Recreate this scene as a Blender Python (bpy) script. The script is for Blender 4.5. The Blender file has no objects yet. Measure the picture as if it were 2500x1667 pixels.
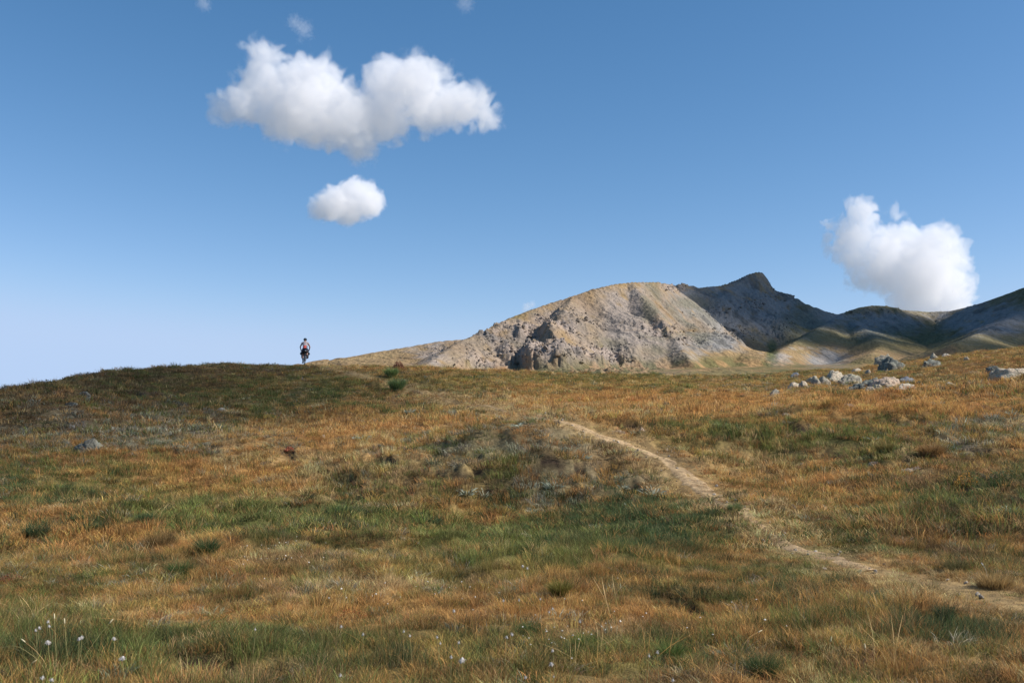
import bpy, math, random
import numpy as np
from mathutils import Vector, Matrix

# ------------------------------------------------------------------ camera, light, exposure
scene = bpy.context.scene
COL = scene.collection
F_PX = 2500 * 35 / 36.0            # focal length in pixels of the 2500 px wide photograph
PITCH = math.atan((1060 - 833.5) / F_PX)
CAM = np.array([0.0, 0.0, 1.6])
cam_d = bpy.data.cameras.new('camera'); cam_d.lens = 35; cam_d.sensor_width = 36
cam_d.clip_start = 0.1; cam_d.clip_end = 30000
cam = bpy.data.objects.new('camera', cam_d); COL.objects.link(cam)
cam.location = CAM; cam.rotation_euler = (math.pi / 2 + PITCH, 0, 0)
scene.camera = cam

SUN_EL, SUN_AZ = math.radians(40), math.radians(101)      # azimuth clockwise from +Y (the view direction)
sun_dir = Vector((math.sin(SUN_AZ) * math.cos(SUN_EL), math.cos(SUN_AZ) * math.cos(SUN_EL), math.sin(SUN_EL)))
sd = bpy.data.lights.new('sun', 'SUN'); sd.energy = 5.0; sd.angle = math.radians(0.5); sd.color = (1.0, 0.94, 0.87)
sun = bpy.data.objects.new('sun', sd); COL.objects.link(sun)
sun.rotation_euler = sun_dir.to_track_quat('Z', 'Y').to_euler()
world = bpy.data.worlds.new('World'); scene.world = world; world.use_nodes = True
wn = world.node_tree.nodes; wl = world.node_tree.links; wn.clear()
sky = wn.new('ShaderNodeTexSky'); sky.sky_type = 'NISHITA'; sky.sun_disc = False
sky.sun_elevation = SUN_EL; sky.sun_rotation = SUN_AZ; sky.altitude = 2200
sky.air_density = 1.15; sky.dust_density = 1.0; sky.ozone_density = 1.6
bg = wn.new('ShaderNodeBackground'); bg.inputs['Strength'].default_value = 0.105
wo = wn.new('ShaderNodeOutputWorld'); 
sx = wn.new('ShaderNodeSeparateColor'); cx = wn.new('ShaderNodeCombineColor'); wl.new(sky.outputs[0], sx.inputs[0])
for i_, (p_, k_) in enumerate(((1.48, 1.34), (1.08, 0.955), (1.03, 1.03))):      # film response of the photograph's blues
    a_ = wn.new('ShaderNodeMath'); a_.operation = 'MULTIPLY'; a_.inputs[1].default_value = 0.133; wl.new(sx.outputs[i_], a_.inputs[0])
    b_ = wn.new('ShaderNodeMath'); b_.operation = 'POWER'; b_.inputs[1].default_value = p_; wl.new(a_.outputs[0], b_.inputs[0])
    c_ = wn.new('ShaderNodeMath'); c_.operation = 'MULTIPLY'; c_.inputs[1].default_value = k_ / 0.133; wl.new(b_.outputs[0], c_.inputs[0])
    d_ = wn.new('ShaderNodeMath'); d_.operation = 'SMOOTH_MIN'; d_.inputs[1].default_value = (0.47, 0.62, 0.88)[i_] / 0.133; d_.inputs[2].default_value = 0.16 / 0.133; wl.new(c_.outputs[0], d_.inputs[0])
    wl.new(d_.outputs[0], cx.inputs[i_])
wl.new(cx.outputs[0], bg.inputs[0]); wl.new(bg.outputs[0], wo.inputs[0])
vs = scene.view_settings
scene.display_settings.display_device = 'sRGB'
vs.view_transform = 'Standard'; vs.look = 'None'; vs.gamma = 1; vs.use_curve_mapping = False; vs.exposure = 0.40
cy = scene.cycles
cy.max_bounces = 24; cy.diffuse_bounces = 3; cy.glossy_bounces = 2; cy.transmission_bounces = 2
cy.volume_bounces = 24; cy.transparent_max_bounces = 12
cy.volume_max_steps = 256; cy.volume_step_rate = 1.0
cy.use_denoising = True; cy.caustics_reflective = False; cy.caustics_refractive = False
cy.sample_clamp_indirect = 6.0

# ------------------------------------------------------------------ helpers
def pix_dir(u, v):
    dx = (u - 1250.0) / F_PX; dz = (833.5 - v) / F_PX
    return np.array([dx, math.cos(PITCH) - dz * math.sin(PITCH), math.sin(PITCH) + dz * math.cos(PITCH)])
def at(u, v, Y):
    """World point seen in direction (u, v) of the survey photograph at ground distance Y."""
    d = pix_dir(u, v); return CAM + d * (Y / d[1])
def pix_of(x, y, z):
    """Survey coordinates of world points (arrays)."""
    zz = z - CAM[2]; c, s = math.cos(PITCH), math.sin(PITCH)
    depth = y * c + zz * s; up = -y * s + zz * c
    depth = np.maximum(depth, 0.05)
    return 1250 + F_PX * x / depth, 833.5 - F_PX * up / depth
def px_size(Y): return Y / F_PX                       # metres per photograph pixel at distance Y

def tag(o, label=None, cat=None, group=None, kind=None):
    if label: o['label'] = label
    if cat: o['category'] = cat
    if group: o['group'] = group
    if kind: o['kind'] = kind
    return o
def link(o, parent=None):
    COL.objects.link(o)
    if parent is not None: o.parent = parent
    return o
def mesh_obj(name, V, F, mat=None, parent=None, smooth=True, link_it=True):
    me = bpy.data.meshes.new(name)
    me.from_pydata([tuple(map(float, p)) for p in V], [], [tuple(int(i) for i in f) for f in F])
    if mat: me.materials.append(mat)
    if smooth: me.polygons.foreach_set('use_smooth', np.ones(len(me.polygons), bool))
    me.update()
    o = bpy.data.objects.new(name, me)
    if link_it: link(o, parent)
    return o
def quad_mesh(name, V, Q, mat=None, smooth=True):
    me = bpy.data.meshes.new(name)
    n = len(Q)
    me.vertices.add(len(V)); me.vertices.foreach_set('co', np.asarray(V, np.float32).ravel())
    me.loops.add(n * 4); me.loops.foreach_set('vertex_index', np.asarray(Q, np.int32).ravel())
    me.polygons.add(n); me.polygons.foreach_set('loop_start', np.arange(0, n * 4, 4, dtype=np.int32))
    me.update(calc_edges=True)
    me.polygons.foreach_set('use_smooth', np.full(n, smooth, bool))
    if mat: me.materials.append(mat)
    me.validate(); me.update()
    return me
def set_color(me, name, C):
    a = me.attributes.new(name, 'FLOAT_COLOR', 'POINT')
    c = np.ones((len(me.vertices), 4), np.float32); c[:, :C.shape[1]] = C
    a.data.foreach_set('color', c.ravel())

def new_mat(name):
    m = bpy.data.materials.new(name); m.use_nodes = True
    nt = m.node_tree; nt.nodes.clear()
    out = nt.nodes.new('ShaderNodeOutputMaterial')
    return m, nt, out
def N(nt, typ, **kw):
    n = nt.nodes.new(typ)
    for k, v in kw.items():
        if k.startswith('i_'):
            key = k[2:]; key = int(key) if key.isdigit() else key.replace('_', ' ')
            n.inputs[key].default_value = v
        else: setattr(n, k, v)
    return n
def simple_mat(name, color, rough=0.6, metal=0.0, noise=0.15, scale=30.0):
    m, nt, out = new_mat(name)
    b = N(nt, 'ShaderNodeBsdfPrincipled'); b.inputs['Roughness'].default_value = rough; b.inputs['Metallic'].default_value = metal
    tc = N(nt, 'ShaderNodeTexCoord'); nz = N(nt, 'ShaderNodeTexNoise', i_Scale=scale, i_Detail=4.0)
    mr = N(nt, 'ShaderNodeMapRange', i_3=1 - noise, i_4=1 + noise)
    mx = N(nt, 'ShaderNodeVectorMath', operation='SCALE'); mx.inputs[0].default_value = color[:3]
    nt.links.new(tc.outputs['Object'], nz.inputs['Vector']); nt.links.new(nz.outputs['Fac'], mr.inputs[0])
    nt.links.new(mr.outputs[0], mx.inputs['Scale']); nt.links.new(mx.outputs[0], b.inputs['Base Color'])
    nt.links.new(b.outputs[0], out.inputs[0])
    return m

# numpy noise
_rng = np.random.default_rng(7)
_PERM = _rng.permutation(4096).astype(np.int64)
_G2 = _rng.normal(size=(4096, 2)); _G2 /= np.linalg.norm(_G2, axis=1)[:, None]
_G3 = _rng.normal(size=(4096, 3)); _G3 /= np.linalg.norm(_G3, axis=1)[:, None]
def _h(ix, iy, s): return _PERM[(ix + _PERM[(iy + _PERM[s & 4095]) & 4095]) & 4095]
def perlin(x, y, seed=0):
    x0 = np.floor(x).astype(np.int64); y0 = np.floor(y).astype(np.int64)
    fx = x - x0; fy = y - y0
    ux = fx * fx * fx * (fx * (fx * 6 - 15) + 10); uy = fy * fy * fy * (fy * (fy * 6 - 15) + 10)
    def g(i, j):
        k = _h(x0 + i, y0 + j, seed); return _G2[k, 0] * (fx - i) + _G2[k, 1] * (fy - j)
    a = g(0, 0) * (1 - ux) + g(1, 0) * ux; b = g(0, 1) * (1 - ux) + g(1, 1) * ux
    return (a * (1 - uy) + b * uy) * 1.5
def fbm(x, y, oct=4, seed=0, gain=0.5, lac=2.03):
    s = np.zeros_like(x, dtype=float); a = 1.0; t = 0
    for i in range(oct):
        s += a * perlin(x, y, seed + i * 17); t += a; a *= gain; x = x * lac + 13.7; y = y * lac - 7.1
    return s / t * 1.4
def ridged(x, y, oct=4, seed=0, gain=0.55, lac=2.1):
    s = np.zeros_like(x, dtype=float); a = 1.0; t = 0; w = 1.0
    for i in range(oct):
        n = 1 - np.abs(perlin(x, y, seed + i * 31)) * 1.6
        n = np.clip(n, 0, 1) ** 2 * w; w = np.clip(n * 1.6, 0, 1)
        s += a * n; t += a; a *= gain; x = x * lac + 3.3; y = y * lac + 9.7
    return s / t
def perlin3(P, seed=0):
    P0 = np.floor(P).astype(np.int64); f = P - P0; u = f * f * f * (f * (f * 6 - 15) + 10)
    r = 0
    for i in (0, 1):
        for j in (0, 1):
            for k in (0, 1):
                h = _PERM[(P0[:, 0] + i + _h(P0[:, 1] + j, P0[:, 2] + k, seed)) & 4095]
                d = (_G3[h] * (f - np.array([i, j, k]))).sum(1)
                r = r + d * (u[:, 0] if i else 1 - u[:, 0]) * (u[:, 1] if j else 1 - u[:, 1]) * (u[:, 2] if k else 1 - u[:, 2])
    return r * 1.5
def smooth(a, b, x): t = np.clip((x - a) / (b - a), 0, 1); return t * t * (3 - 2 * t)
# ------------------------------------------------------------------ the lie of the land
# (u, v, Y): a ground point seen at survey pixel (u, v) stands Y metres ahead of the camera
CTRL = [
 (-500,1667,6.4),(0,1667,6.4),(400,1667,6.4),(800,1667,6.4),(1250,1667,6.4),(1700,1667,6.3),(2100,1667,6.2),(2500,1667,6.0),(3000,1667,5.8),
 (-500,1450,10.4),(0,1450,10.4),(600,1460,10.2),(1250,1450,10.3),(1800,1450,10.3),(2300,1460,9.4),(2500,1450,9.4),(3000,1450,9),
 (-600,1310,15),(0,1310,15),(450,1310,15),(900,1330,14),(1300,1330,14.2),(1700,1330,13.8),(2100,1320,13),(2500,1320,12.2),(3000,1300,12),
 (-600,1225,19.5),(0,1225,19.5),(400,1225,19.5),(900,1240,18.5),(1300,1225,19.3),(1700,1230,17),(2100,1220,16),(2500,1215,15),
 (-600,1160,23),(0,1150,24),(400,1140,25),(900,1150,23),(1300,1130,21.3),(1500,1130,22),(1700,1160,21),(2100,1130,20),(2500,1110,19),
 (-600,1100,27),(0,1085,31),(400,1070,31),(900,1080,29),(1250,1060,25),(1450,1068,25),(1700,1075,28),(2100,1050,26),(2500,1020,25),(3000,980,24),
 (-600,1050,33),(0,1010,34),(400,1000,40),(800,1020,38),(1150,1030,34),(1350,1035,33),(1600,1030,34),(1900,1010,34),(2250,980,34),(2600,940,34),
 (0,965,38),(400,935,51),(750,945,50),(1000,965,46),(1250,985,42),(1500,985,42),(1800,970,43),(2100,955,45),(2400,925,46),(2800,880,46),
 (0,944,42),(180,916,49),(300,895,54),(500,886,61),(650,886,62),(750,888,62),(820,892,63),(950,894,66),(1100,896,70),(1250,902,73),(1400,908,76),(1550,913,79),(1700,917,81),(1850,914,82),
 (1000,925,54),(1250,935,55),(1500,945,55),(1800,945,54),(2000,940,54),(2250,935,54),(2500,895,57),
 (2000,906,80),(2150,882,82),(2300,862,84),(2500,842,84),(2800,810,84),(2250,905,66),(2450,875,68),
 (-600,1030,34),(-250,985,38)]
PTS = [at(u, v + (5 if Y >= 50 else 0), Y) for (u, v, Y) in CTRL]
# behind the crest the ground falls away, out of sight
for (u, v, Y) in [(-600,1060,60),(0,985,62),(0,962,50),(150,945,57),(-200,985,46),(300,940,74),(650,920,88),(950,925,95),(1250,930,100),(1550,935,105),(1850,935,108),(2150,915,112),(2500,875,112),(2800,850,112),
                  (-600,1030,130),(0,1020,130),(650,975,135),(1250,965,145),(1850,965,150),(2500,930,150),(3000,900,150)]:
    PTS.append(at(u, v, Y))
for (x, y, z) in [(-8,2,-.02),(0,2,0),(8,2,.05),(0,-8,.1),(-20,-5,0),(20,-5,.4),(-25,10,.1),(25,8,.7),(0,4.5,0)]:
    PTS.append(np.array([x, y, z]))
PTS = np.array(PTS)
def _U(r2): return r2 * np.log(r2 + 1e-9)
_n = len(PTS); _S = 20.0
_xy = PTS[:, :2] / _S
_K = _U(((_xy[:, None] - _xy[None]) ** 2).sum(-1)) + np.eye(_n) * 1e-3
_A = np.zeros((_n + 3, _n + 3)); _A[:_n, :_n] = _K; _A[:_n, _n] = 1; _A[:_n, _n+1:] = _xy; _A[_n:, :_n] = _A[:_n, _n:].T
_b = np.zeros(_n + 3); _b[:_n] = PTS[:, 2]
_w = np.linalg.solve(_A, _b)
def H_tps(x, y):
    sh = np.shape(x); x = np.ravel(x) / _S; y = np.ravel(y) / _S; out = np.empty(len(x))
    for i in range(0, len(x), 40000):
        xx = x[i:i+40000]; yy = y[i:i+40000]
        r2 = (xx[:, None] - _xy[None, :, 0]) ** 2 + (yy[:, None] - _xy[None, :, 1]) ** 2
        out[i:i+40000] = _U(r2) @ _w[:_n] + _w[_n] + xx * _w[_n+1] + yy * _w[_n+2]
    return out.reshape(sh)
# small peat banks and hollows: (u, v, width px, height px) of the dark undercut edges
BANKS = [(925,945,60,16),(905,1035,40,14),(1055,1043,90,14),(1120,1150,110,22),(865,1185,34,18),(1010,1180,50,18),(1340,1135,90,16),(1545,1203,50,18),
 (1615,1046,60,18),(1520,1040,90,12),(1680,1030,50,14),(2235,1125,90,26),(2030,1112,60,14),(2200,1035,60,12),(1185,1210,40,18),(860,1185,30,14),
 (1560,1220,60,16),(2330,1115,50,16),(330,960,60,12),(210,955,50,12),(640,1640,200,34),(500,1605,90,16),(430,1100,40,10),(2440,1000,70,16),
 (1900,1240,50,10),(2270,1520,80,24),(1700,1500,60,14),(2350,1200,70,16),(280,1010,40,8),(700,1110,40,8),(1010,1300,50,10),(300,905,40,8),
 (1960,1050,50,10),(2290,1070,60,10),(1420,1160,60,12),(960,1120,40,10),(2080,1190,60,10),(2400,1100,60,14)]
CRU = np.array([-2000, 5000.]); CRZ = np.array([0., 0.])
def H_base(x, y):
    uu = 1250 + F_PX * x / np.maximum(y, 1)
    h = H_tps(x, y) + np.interp(uu, CRU, CRZ) * smooth(26, 42, y)
    near = smooth(4, 16, y); mid = smooth(12, 20, y) * smooth(62, 45, y)
    h = h + 0.5 * fbm(x / 14 + 3, y / 14, 2, 13) * mid + .50 * np.exp(-((x + .6) / 5.0) ** 2 - ((y - 24.4) / 3.0) ** 2) - .25 * np.exp(-((x - 5) / 3.0) ** 2 - ((y - 22) / 4) ** 2) + .5 * np.exp(-((x - 10) / 4.5) ** 2 - ((y - 26) / 3.5) ** 2) + .35 * np.exp(-((x + 9) / 4.5) ** 2 - ((y - 29) / 3) ** 2)
    h = h + 0.32 * fbm(x / 7.5, y / 7.5, 3, 3) * near + 0.18 * fbm(x / 2.2, y / 2.2, 3, 11) * (0.5 + 0.5 * near)
    hum = np.clip(fbm(x / 1.1 + 40, y / 1.1, 2, 23) + 0.1, 0, 1)
    patchy = smooth(-0.15, 0.35, fbm(x / 9.0, y / 9.0 + 5, 2, 61))
    ny = 0.35 + 0.65 * smooth(9, 15, y)
    h = h + 0.15 * hum * ny * (0.35 + patchy) + 0.085 * ny * np.clip(fbm(x / 0.55, y / 0.55, 2, 29) * 1.5, -.3, 1) * (0.3 + patchy) + 0.03 * fbm(x / 0.35, y / 0.35, 2, 41)
    return h
SKYLINE = np.array([(-300,990),(0,944),(90,931),(180,917),(300,900),(450,891),(600,887),(700,889),(760,890),(850,890),(950,892),(1100,896),(1250,901),(1400,907),(1550,911),(1700,914),(1800,913),(1900,908),(2000,900),(2100,896),(2180,884),(2250,875),(2350,861),(2430,851),(2500,843),(2800,815)], float)
for _it in range(4):                                    # sculpt the crest to its surveyed outline
    _z = []
    for (_u, _v) in SKYLINE:
        _Y = np.linspace(34, 108, 240); _best = []
        for _du in (-24, -8, 8, 24):
            _d = pix_dir(_u + _du, 900); _X = _d[0] / _d[1] * _Y; _zz = H_base(_X, _Y) + .10
            _vv = pix_of(_X, _Y, _zz)[1]; _k = int(np.argmin(_vv)); _best.append((_vv[_k], _Y[_k]))
        _b = np.array(_best).mean(0); _z.append((_b[0] - _v) * _b[1] / F_PX)
    _z = np.array(_z); _old = np.interp(SKYLINE[:, 0], CRU, CRZ); CRU = SKYLINE[:, 0].copy(); CRZ = _old + _z * .85
print('skyline error', np.abs(_z).max())
def ray_ground(u, v, H=None, y0=3.0, y1=110.0):
    H = H or H_base
    Y = np.exp(np.linspace(math.log(y0), math.log(y1), 900)); d = pix_dir(u, v)
    P = CAM[None] + d[None] * (Y / d[1])[:, None]
    below = P[:, 2] < H(P[:, 0], P[:, 1])
    i = int(np.argmax(below)) if below.any() else int(np.argmin(P[:, 2] - H(P[:, 0], P[:, 1])))
    return P[i]
BK = []
for (u, v, w, h) in BANKS:
    p = ray_ground(u, v); s = px_size(p[1]); BK.append((p[0], p[1], w * s * 0.6, min(0.20, max(0.12, h * s * .9)), (u * 7 % 10 - 5) * 0.06))
def bank_field(x, y):
    """(height change, bareness) of the undercut banks: a step that faces the camera with a hollow at its foot."""
    dh = np.zeros_like(x); bare = np.zeros_like(x)
    for (bx, by, hw, hh, tilt) in BK:
        m = (np.abs(x - bx) < hw * 1.9) & (np.abs(y - by) < 2.5)
        if not m.any(): continue
        xx = x[m] - bx; yy = y[m] - by - tilt * xx - 0.16 * np.sin(xx * 5 + bx) - 0.08 * np.sin(xx * 13 + by)
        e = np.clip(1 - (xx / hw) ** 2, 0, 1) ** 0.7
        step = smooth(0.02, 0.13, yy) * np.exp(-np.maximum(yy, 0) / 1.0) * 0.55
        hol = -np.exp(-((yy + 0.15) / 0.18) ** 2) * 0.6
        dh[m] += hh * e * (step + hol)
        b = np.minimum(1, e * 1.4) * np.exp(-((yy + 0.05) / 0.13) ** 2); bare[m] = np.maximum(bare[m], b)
    return dh, bare
def H(x, y):
    x = np.asarray(x, float); y = np.asarray(y, float)
    h = H_base(x, y)
    m = (y > 7) & (y < 40) & (x > -2)
    if m.any():
        d, _ = path_dist(x[m], y[m]); k = np.exp(-(d / .55) ** 2)
        sm = (H_base(x[m], y[m]) + H_base(x[m] + .5, y[m]) + H_base(x[m] - .5, y[m]) + H_base(x[m], y[m] + .5) + H_base(x[m], y[m] - .5) + H_base(x[m] + .35, y[m] + .35) + H_base(x[m] - .35, y[m] - .35)) / 7
        hh = h[m]; h[m] = hh * (1 - k) + sm * k
    return h + bank_field(x, y)[0]

# the path, as survey points joined on the ground
PATH_UV = [(2560,1500),(2480,1478),(2390,1442),(2280,1425),(2160,1408),(2060,1378),(1980,1345),(1900,1312),(1840,1280),(1770,1222),(1700,1172),(1640,1128),(1580,1098),(1530,1088),(1480,1073),(1430,1052),(1380,1036),(1320,1020),
           (1240,1002),(1150,985),(1080,968),(1020,955),(960,940),(900,925),(840,908),(790,896),(745,889)]
PATH = []
for (u, v) in PATH_UV:
    p = ray_ground(u, v); PATH.append((p[0], p[1]))
PATH = np.array(PATH)
def resample(P, step):
    seg = np.hypot(*np.diff(P, axis=0).T); s = np.r_[0, np.cumsum(seg)]; t = np.arange(0, s[-1], step)
    X = np.interp(t, s, P[:, 0]); Y = np.interp(t, s, P[:, 1])
    k = np.ones(9) / 9
    Xs = np.convolve(np.pad(X, 4, 'edge'), k, 'valid'); Ys = np.convolve(np.pad(Y, 4, 'edge'), k, 'valid')
    return np.c_[Xs, Ys]
PATHS = resample(PATH, 0.25)
PATHS[:, 0] += 0.05 * np.sin(np.arange(len(PATHS)) * 0.31) + 0.03 * np.sin(np.arange(len(PATHS)) * 0.83)
def path_dist(x, y):
    d = np.full(x.shape, 1e9); ks = np.zeros(x.shape, int)
    for i in range(0, len(PATHS), 2):
        dd = (x - PATHS[i, 0]) ** 2 + (y - PATHS[i, 1]) ** 2
        m = dd < d; d[m] = dd[m]; ks[m] = i
    return np.sqrt(d), ks
def path_width(ks):
    yy = PATHS[ks, 1]; i = ks
    w = 0.21 + 0.06 * np.sin(i * 0.17) + 0.06 * np.sin(i * 0.41 + 1)
    clear = (0.55 + 0.45 * smooth(12.5, 15, yy)) * (1 - 0.85 * smooth(24, 32, yy))
    return w * (0.55 + 0.6 * clear), clear

# ---- kinds of vegetation, as mixing weights on the ground
KINDS_ = ['rust', 'orange', 'straw', 'green', 'deep', 'sage', 'brown', 'olive']
PAL = np.array([(.42,.215,.072),(.62,.335,.108),(.70,.48,.220),(.180,.205,.055),(.075,.118,.042),(.34,.325,.225),(.25,.160,.075),(.38,.29,.080)])
PATCH = [ # u, v, ru, rv, kind, strength   (survey pixels)
 (560,1270,330,45,'green',3.0),(800,1240,120,30,'deep',2.0),(120,1205,320,60,'deep',1.6),(330,1190,300,45,'olive',1.2),(60,1150,240,50,'green',1.0),
 (1300,1330,330,60,'green',3.2),(1500,1300,260,70,'deep',2.6),(1720,1290,170,70,'deep',2.4),(1250,1390,380,40,'olive',1.5),(1800,1390,300,60,'green',1.6),
 (1600,1440,200,30,'deep',1.4),(2000,1560,260,60,'green',1.0),(1950,1430,150,60,'deep',1.3),(2330,1550,110,60,'deep',2.0),(450,1560,520,38,'green',2.4),(200,1590,330,45,'deep',2.3),
 (760,1600,240,40,'deep',1.2),(250,1310,300,35,'orange',3.6),(60,1260,260,30,'orange',2.0),(650,1370,170,28,'straw',2.6),(850,1440,230,30,'straw',2.2),(1000,1470,330,34,'orange',2.2),(560,1400,110,40,'rust',1.6),
 (400,1475,300,40,'orange',2.0),(700,1500,340,36,'orange',1.4),(1500,1550,180,40,'straw',1.2),(1300,1500,260,30,'orange',1.4),(2050,1480,300,40,'orange',1.3),(2300,1440,230,30,'straw',1.4),
 (1150,1600,400,50,'olive',1.4),(1500,1600,300,50,'green',1.5),(2200,1620,360,50,'straw',0.8),(1750,1340,150,36,'orange',1.5),
 (1700,985,560,34,'orange',4.6),(2300,985,330,40,'orange',2.6),(1350,1000,260,22,'straw',3.6),(1150,975,200,18,'straw',2.0),(1250,925,620,26,'olive',1.6),(1100,905,420,10,'rust',2.0),(1500,918,420,9,'deep',1.2),
 (850,1110,330,90,'straw',2.2),(800,1060,280,60,'orange',2.6),(1000,1040,300,50,'orange',2.0),(600,1180,260,40,'orange',1.2),(700,1215,120,18,'straw',1.0),
 (180,1000,360,80,'brown',2.6),(350,1040,380,60,'sage',1.3),(500,960,360,60,'green',1.4),(520,1080,250,40,'sage',1.4),(100,1050,240,80,'sage',1.1),(350,920,320,30,'brown',2.2),(600,900,220,16,'brown',1.4),(300,1120,320,40,'rust',1.6),(450,1160,260,30,'orange',1.0),
 (1250,1080,330,60,'sage',1.7),(1450,1180,260,60,'sage',1.5),(1500,1110,220,40,'brown',1.5),(1150,1180,260,50,'brown',1.2),(1350,1230,260,40,'deep',1.0),
 (1750,1040,150,20,'green',1.6),(1900,1080,260,40,'green',1.4),(2150,1100,300,40,'green',0.8),(1850,1130,160,60,'straw',1.4),(2000,1190,260,60,'orange',1.0),(2380,1170,150,80,'brown',1.8),(2420,1220,150,80,'deep',1.0),(2300,1300,260,60,'brown',1.3),(2400,1050,200,60,'sage',1.2),
 (2350,880,260,34,'rust',1.8),(2300,870,220,24,'olive',1.4),(2400,905,160,20,'brown',1.4),(2050,1330,160,40,'deep',1.0),(960,945,70,14,'green',0.8),(1020,1075,120,14,'green',1.4)]
def veg_weights(x, y, z, seed=0):
    u, v = pix_of(x, y, z)
    n = len(KINDS_); W = np.zeros((n, len(x)))
    g = lambda s, sd: fbm(x / s, y / s, 3, sd)
    a = g(6.0, 71); b = g(2.0, 83); c = g(3.2, 97); d = g(11.0, 107)
    W[0] = 0.35 + 1.0 * np.clip(b, 0, 1); W[1] = 0.75 + 1.2 * np.clip(-a, 0, 1); W[2] = 0.20 + 0.9 * np.clip(c, 0, 1)
    W[3] = 0.45 + 1.4 * np.clip(a + 0.3 * b, 0, 1); W[4] = 0.25 + 1.0 * np.clip(-c - 0.05, 0, 1); W[5] = 0.24 + 0.8 * np.clip(d * 1.2 + b * 0.4, 0, 1)
    W[6] = 0.40 + 0.8 * np.clip(-b, 0, 1); W[7] = 0.35 + 0.8 * np.clip(d, 0, 1)
    ju = fbm(x / 1.6, y / 1.6, 3, 131) ; jv = fbm(x / 1.6 + 9, y / 1.6, 3, 137)
    for (pu, pv, ru, rv, kind, st) in PATCH:
        q = ((u + ju * ru * 0.9 - pu) / ru) ** 2 + ((v + jv * rv * 0.9 - pv) / rv) ** 2
        W[KINDS_.index(kind)] += st * np.clip(1 - q * 0.75, 0, 1) ** 1.0
    if len(PATHS):
        pd_, _k = path_dist(x, y); W[2] += (2.6 + 3.4 * smooth(26, 32, y)) * np.clip(1.0 - pd_ / 1.0, 0, 1)
    W = np.clip(W, 0.02, None) ** 1.7
    return W / W.sum(0)

def polar_grid(az, rr):
    A, R = np.meshgrid(az, rr); X = R * np.sin(A); Y = R * np.cos(A)
    nr, na = A.shape
    idx = np.arange(nr * na).reshape(nr, na)
    return X.ravel(), Y.ravel(), idx
def grid_quads(idx, wrap=False):
    a = idx[:-1, :-1]; b = idx[:-1, 1:]; c = idx[1:, 1:]; d = idx[1:, :-1]
    Q = np.stack([a, b, c, d], -1).reshape(-1, 4)
    if wrap:
        Q2 = np.stack([idx[:-1, -1], idx[:-1, 0], idx[1:, 0], idx[1:, -1]], -1); Q = np.r_[Q, Q2]
    return Q[:, ::-1]

az = np.r_[np.radians(np.linspace(-180, -38, 60)[:-1]), np.radians(np.linspace(-38, 38, 900)), np.radians(np.linspace(38, 180, 60)[1:-1])]
rr = np.r_[0.4, 1.0, np.exp(np.linspace(math.log(1.8), math.log(110), 420)), np.exp(np.linspace(math.log(113), math.log(330), 26))]
gx, gy, gidx = polar_grid(az, rr)

# ------------------------------------------------------------------ far mountains
def ridge_pts(L, step=9.0):
    P = np.array([at(u, v, Y) for (u, v, Y) in L]); s = np.r_[0, np.cumsum(np.linalg.norm(np.diff(P, axis=0), axis=1))]
    t = np.arange(0, s[-1] + step, step)
    return np.c_[[np.interp(t, s, P[:, i]) for i in range(3)]].T
RIDGES = [ # survey points, slope of the flank, colour family
 ([(760,985,1000),(845,890,1000),(900,863,1010),(1000,846,1020),(1080,832,1040),(1130,829,1060),(1250,850,1080)], 0.22),
 ([(1040,890,740),(1060,878,760),(1130,829,850),(1200,801,900),(1260,771,940),(1330,745,980),(1400,723,1010),(1450,706,1030)], 0.58),
 ([(1450,706,1030),(1500,694,1050),(1540,689,1070),(1570,689,1090)], 0.72), ([(1570,689,1090),(1600,688,1110),(1620,691,1130),(1630,697,1150),(1636,699,1200),(1642,699,1430)], 0.95),
 ([(1642,699,1430),(1660,695,1450),(1675,695,1460),(1682,701,1465),(1690,697,1470),(1697,703,1475),(1725,700,1490),(1760,697,1510),(1800,696,1540),(1850,697,1570)], 0.62),
 ([(1765,695,1512),(1785,688,1530),(1815,675,1550),(1830,668,1560),(1846,663,1568),(1858,664,1575),(1862,667,1578)], 1.7),
 ([(1850,697,1570),(1884,706,1590),(1902,713,1592),(1906,710,1593),(1912,715,1595),(1930,724,1600),(1962,742,1610),(1995,755,1620),(2045,767,1640)], 0.60),
 ([(2045,768,1640),(2075,759,1650),(2100,750,1660),(2130,745,1670),(2160,747,1680),(2200,756,1700),(2260,761,1720),(2320,759,1700),(2380,746,1650),(2440,725,1600),(2500,702,1540),(2600,668,1480),(2800,640,1400)], 0.50),
 ([(2050,770,1600),(2000,800,1400),(1950,830,1230),(1900,862,1080),(1880,885,980)], 0.42),          # spur falling to the gully
 ([(2060,775,1600),(2130,815,1350),(2150,845,1150),(2120,870,980)], 0.38),
 ([(2500,760,1350),(2420,800,1150),(2330,840,950)], 0.40),
 ([(1545,692,1060),(1600,760,990),(1640,820,930),(1690,885,860)], 0.85),                              # scree shoulder of the near massif
 ([(1400,724,1000),(1370,765,930),(1350,795,890),(1345,830,840)], 0.75),                               # crag spur
 ([(1640,908,420),(1690,901,425),(1740,898,430),(1790,899,440),(1830,908,450)], 0.2),                               # low grassy knoll in front
 ([(1790,862,1000),(1830,853,1000),(1862,858,1000)], 0.35)]                                           # sunlit knoll at the gully
RP = [(ridge_pts(L, 7.0 if s > .3 else 12.0), s) for L, s in RIDGES]
def valley(x, y):
    u = 1250 + F_PX * x / np.maximum(y, 1)
    vv = np.interp(u, [-800, 300, 900, 1400, 1800, 2500, 3400], [1045, 1020, 930, 912, 905, 895, 880])
    vv = vv - 12 * smooth(500, 1100, y) + 45 * smooth(560, 330, y)
    return CAM[2] + y * (1060 - vv) / F_PX
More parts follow.
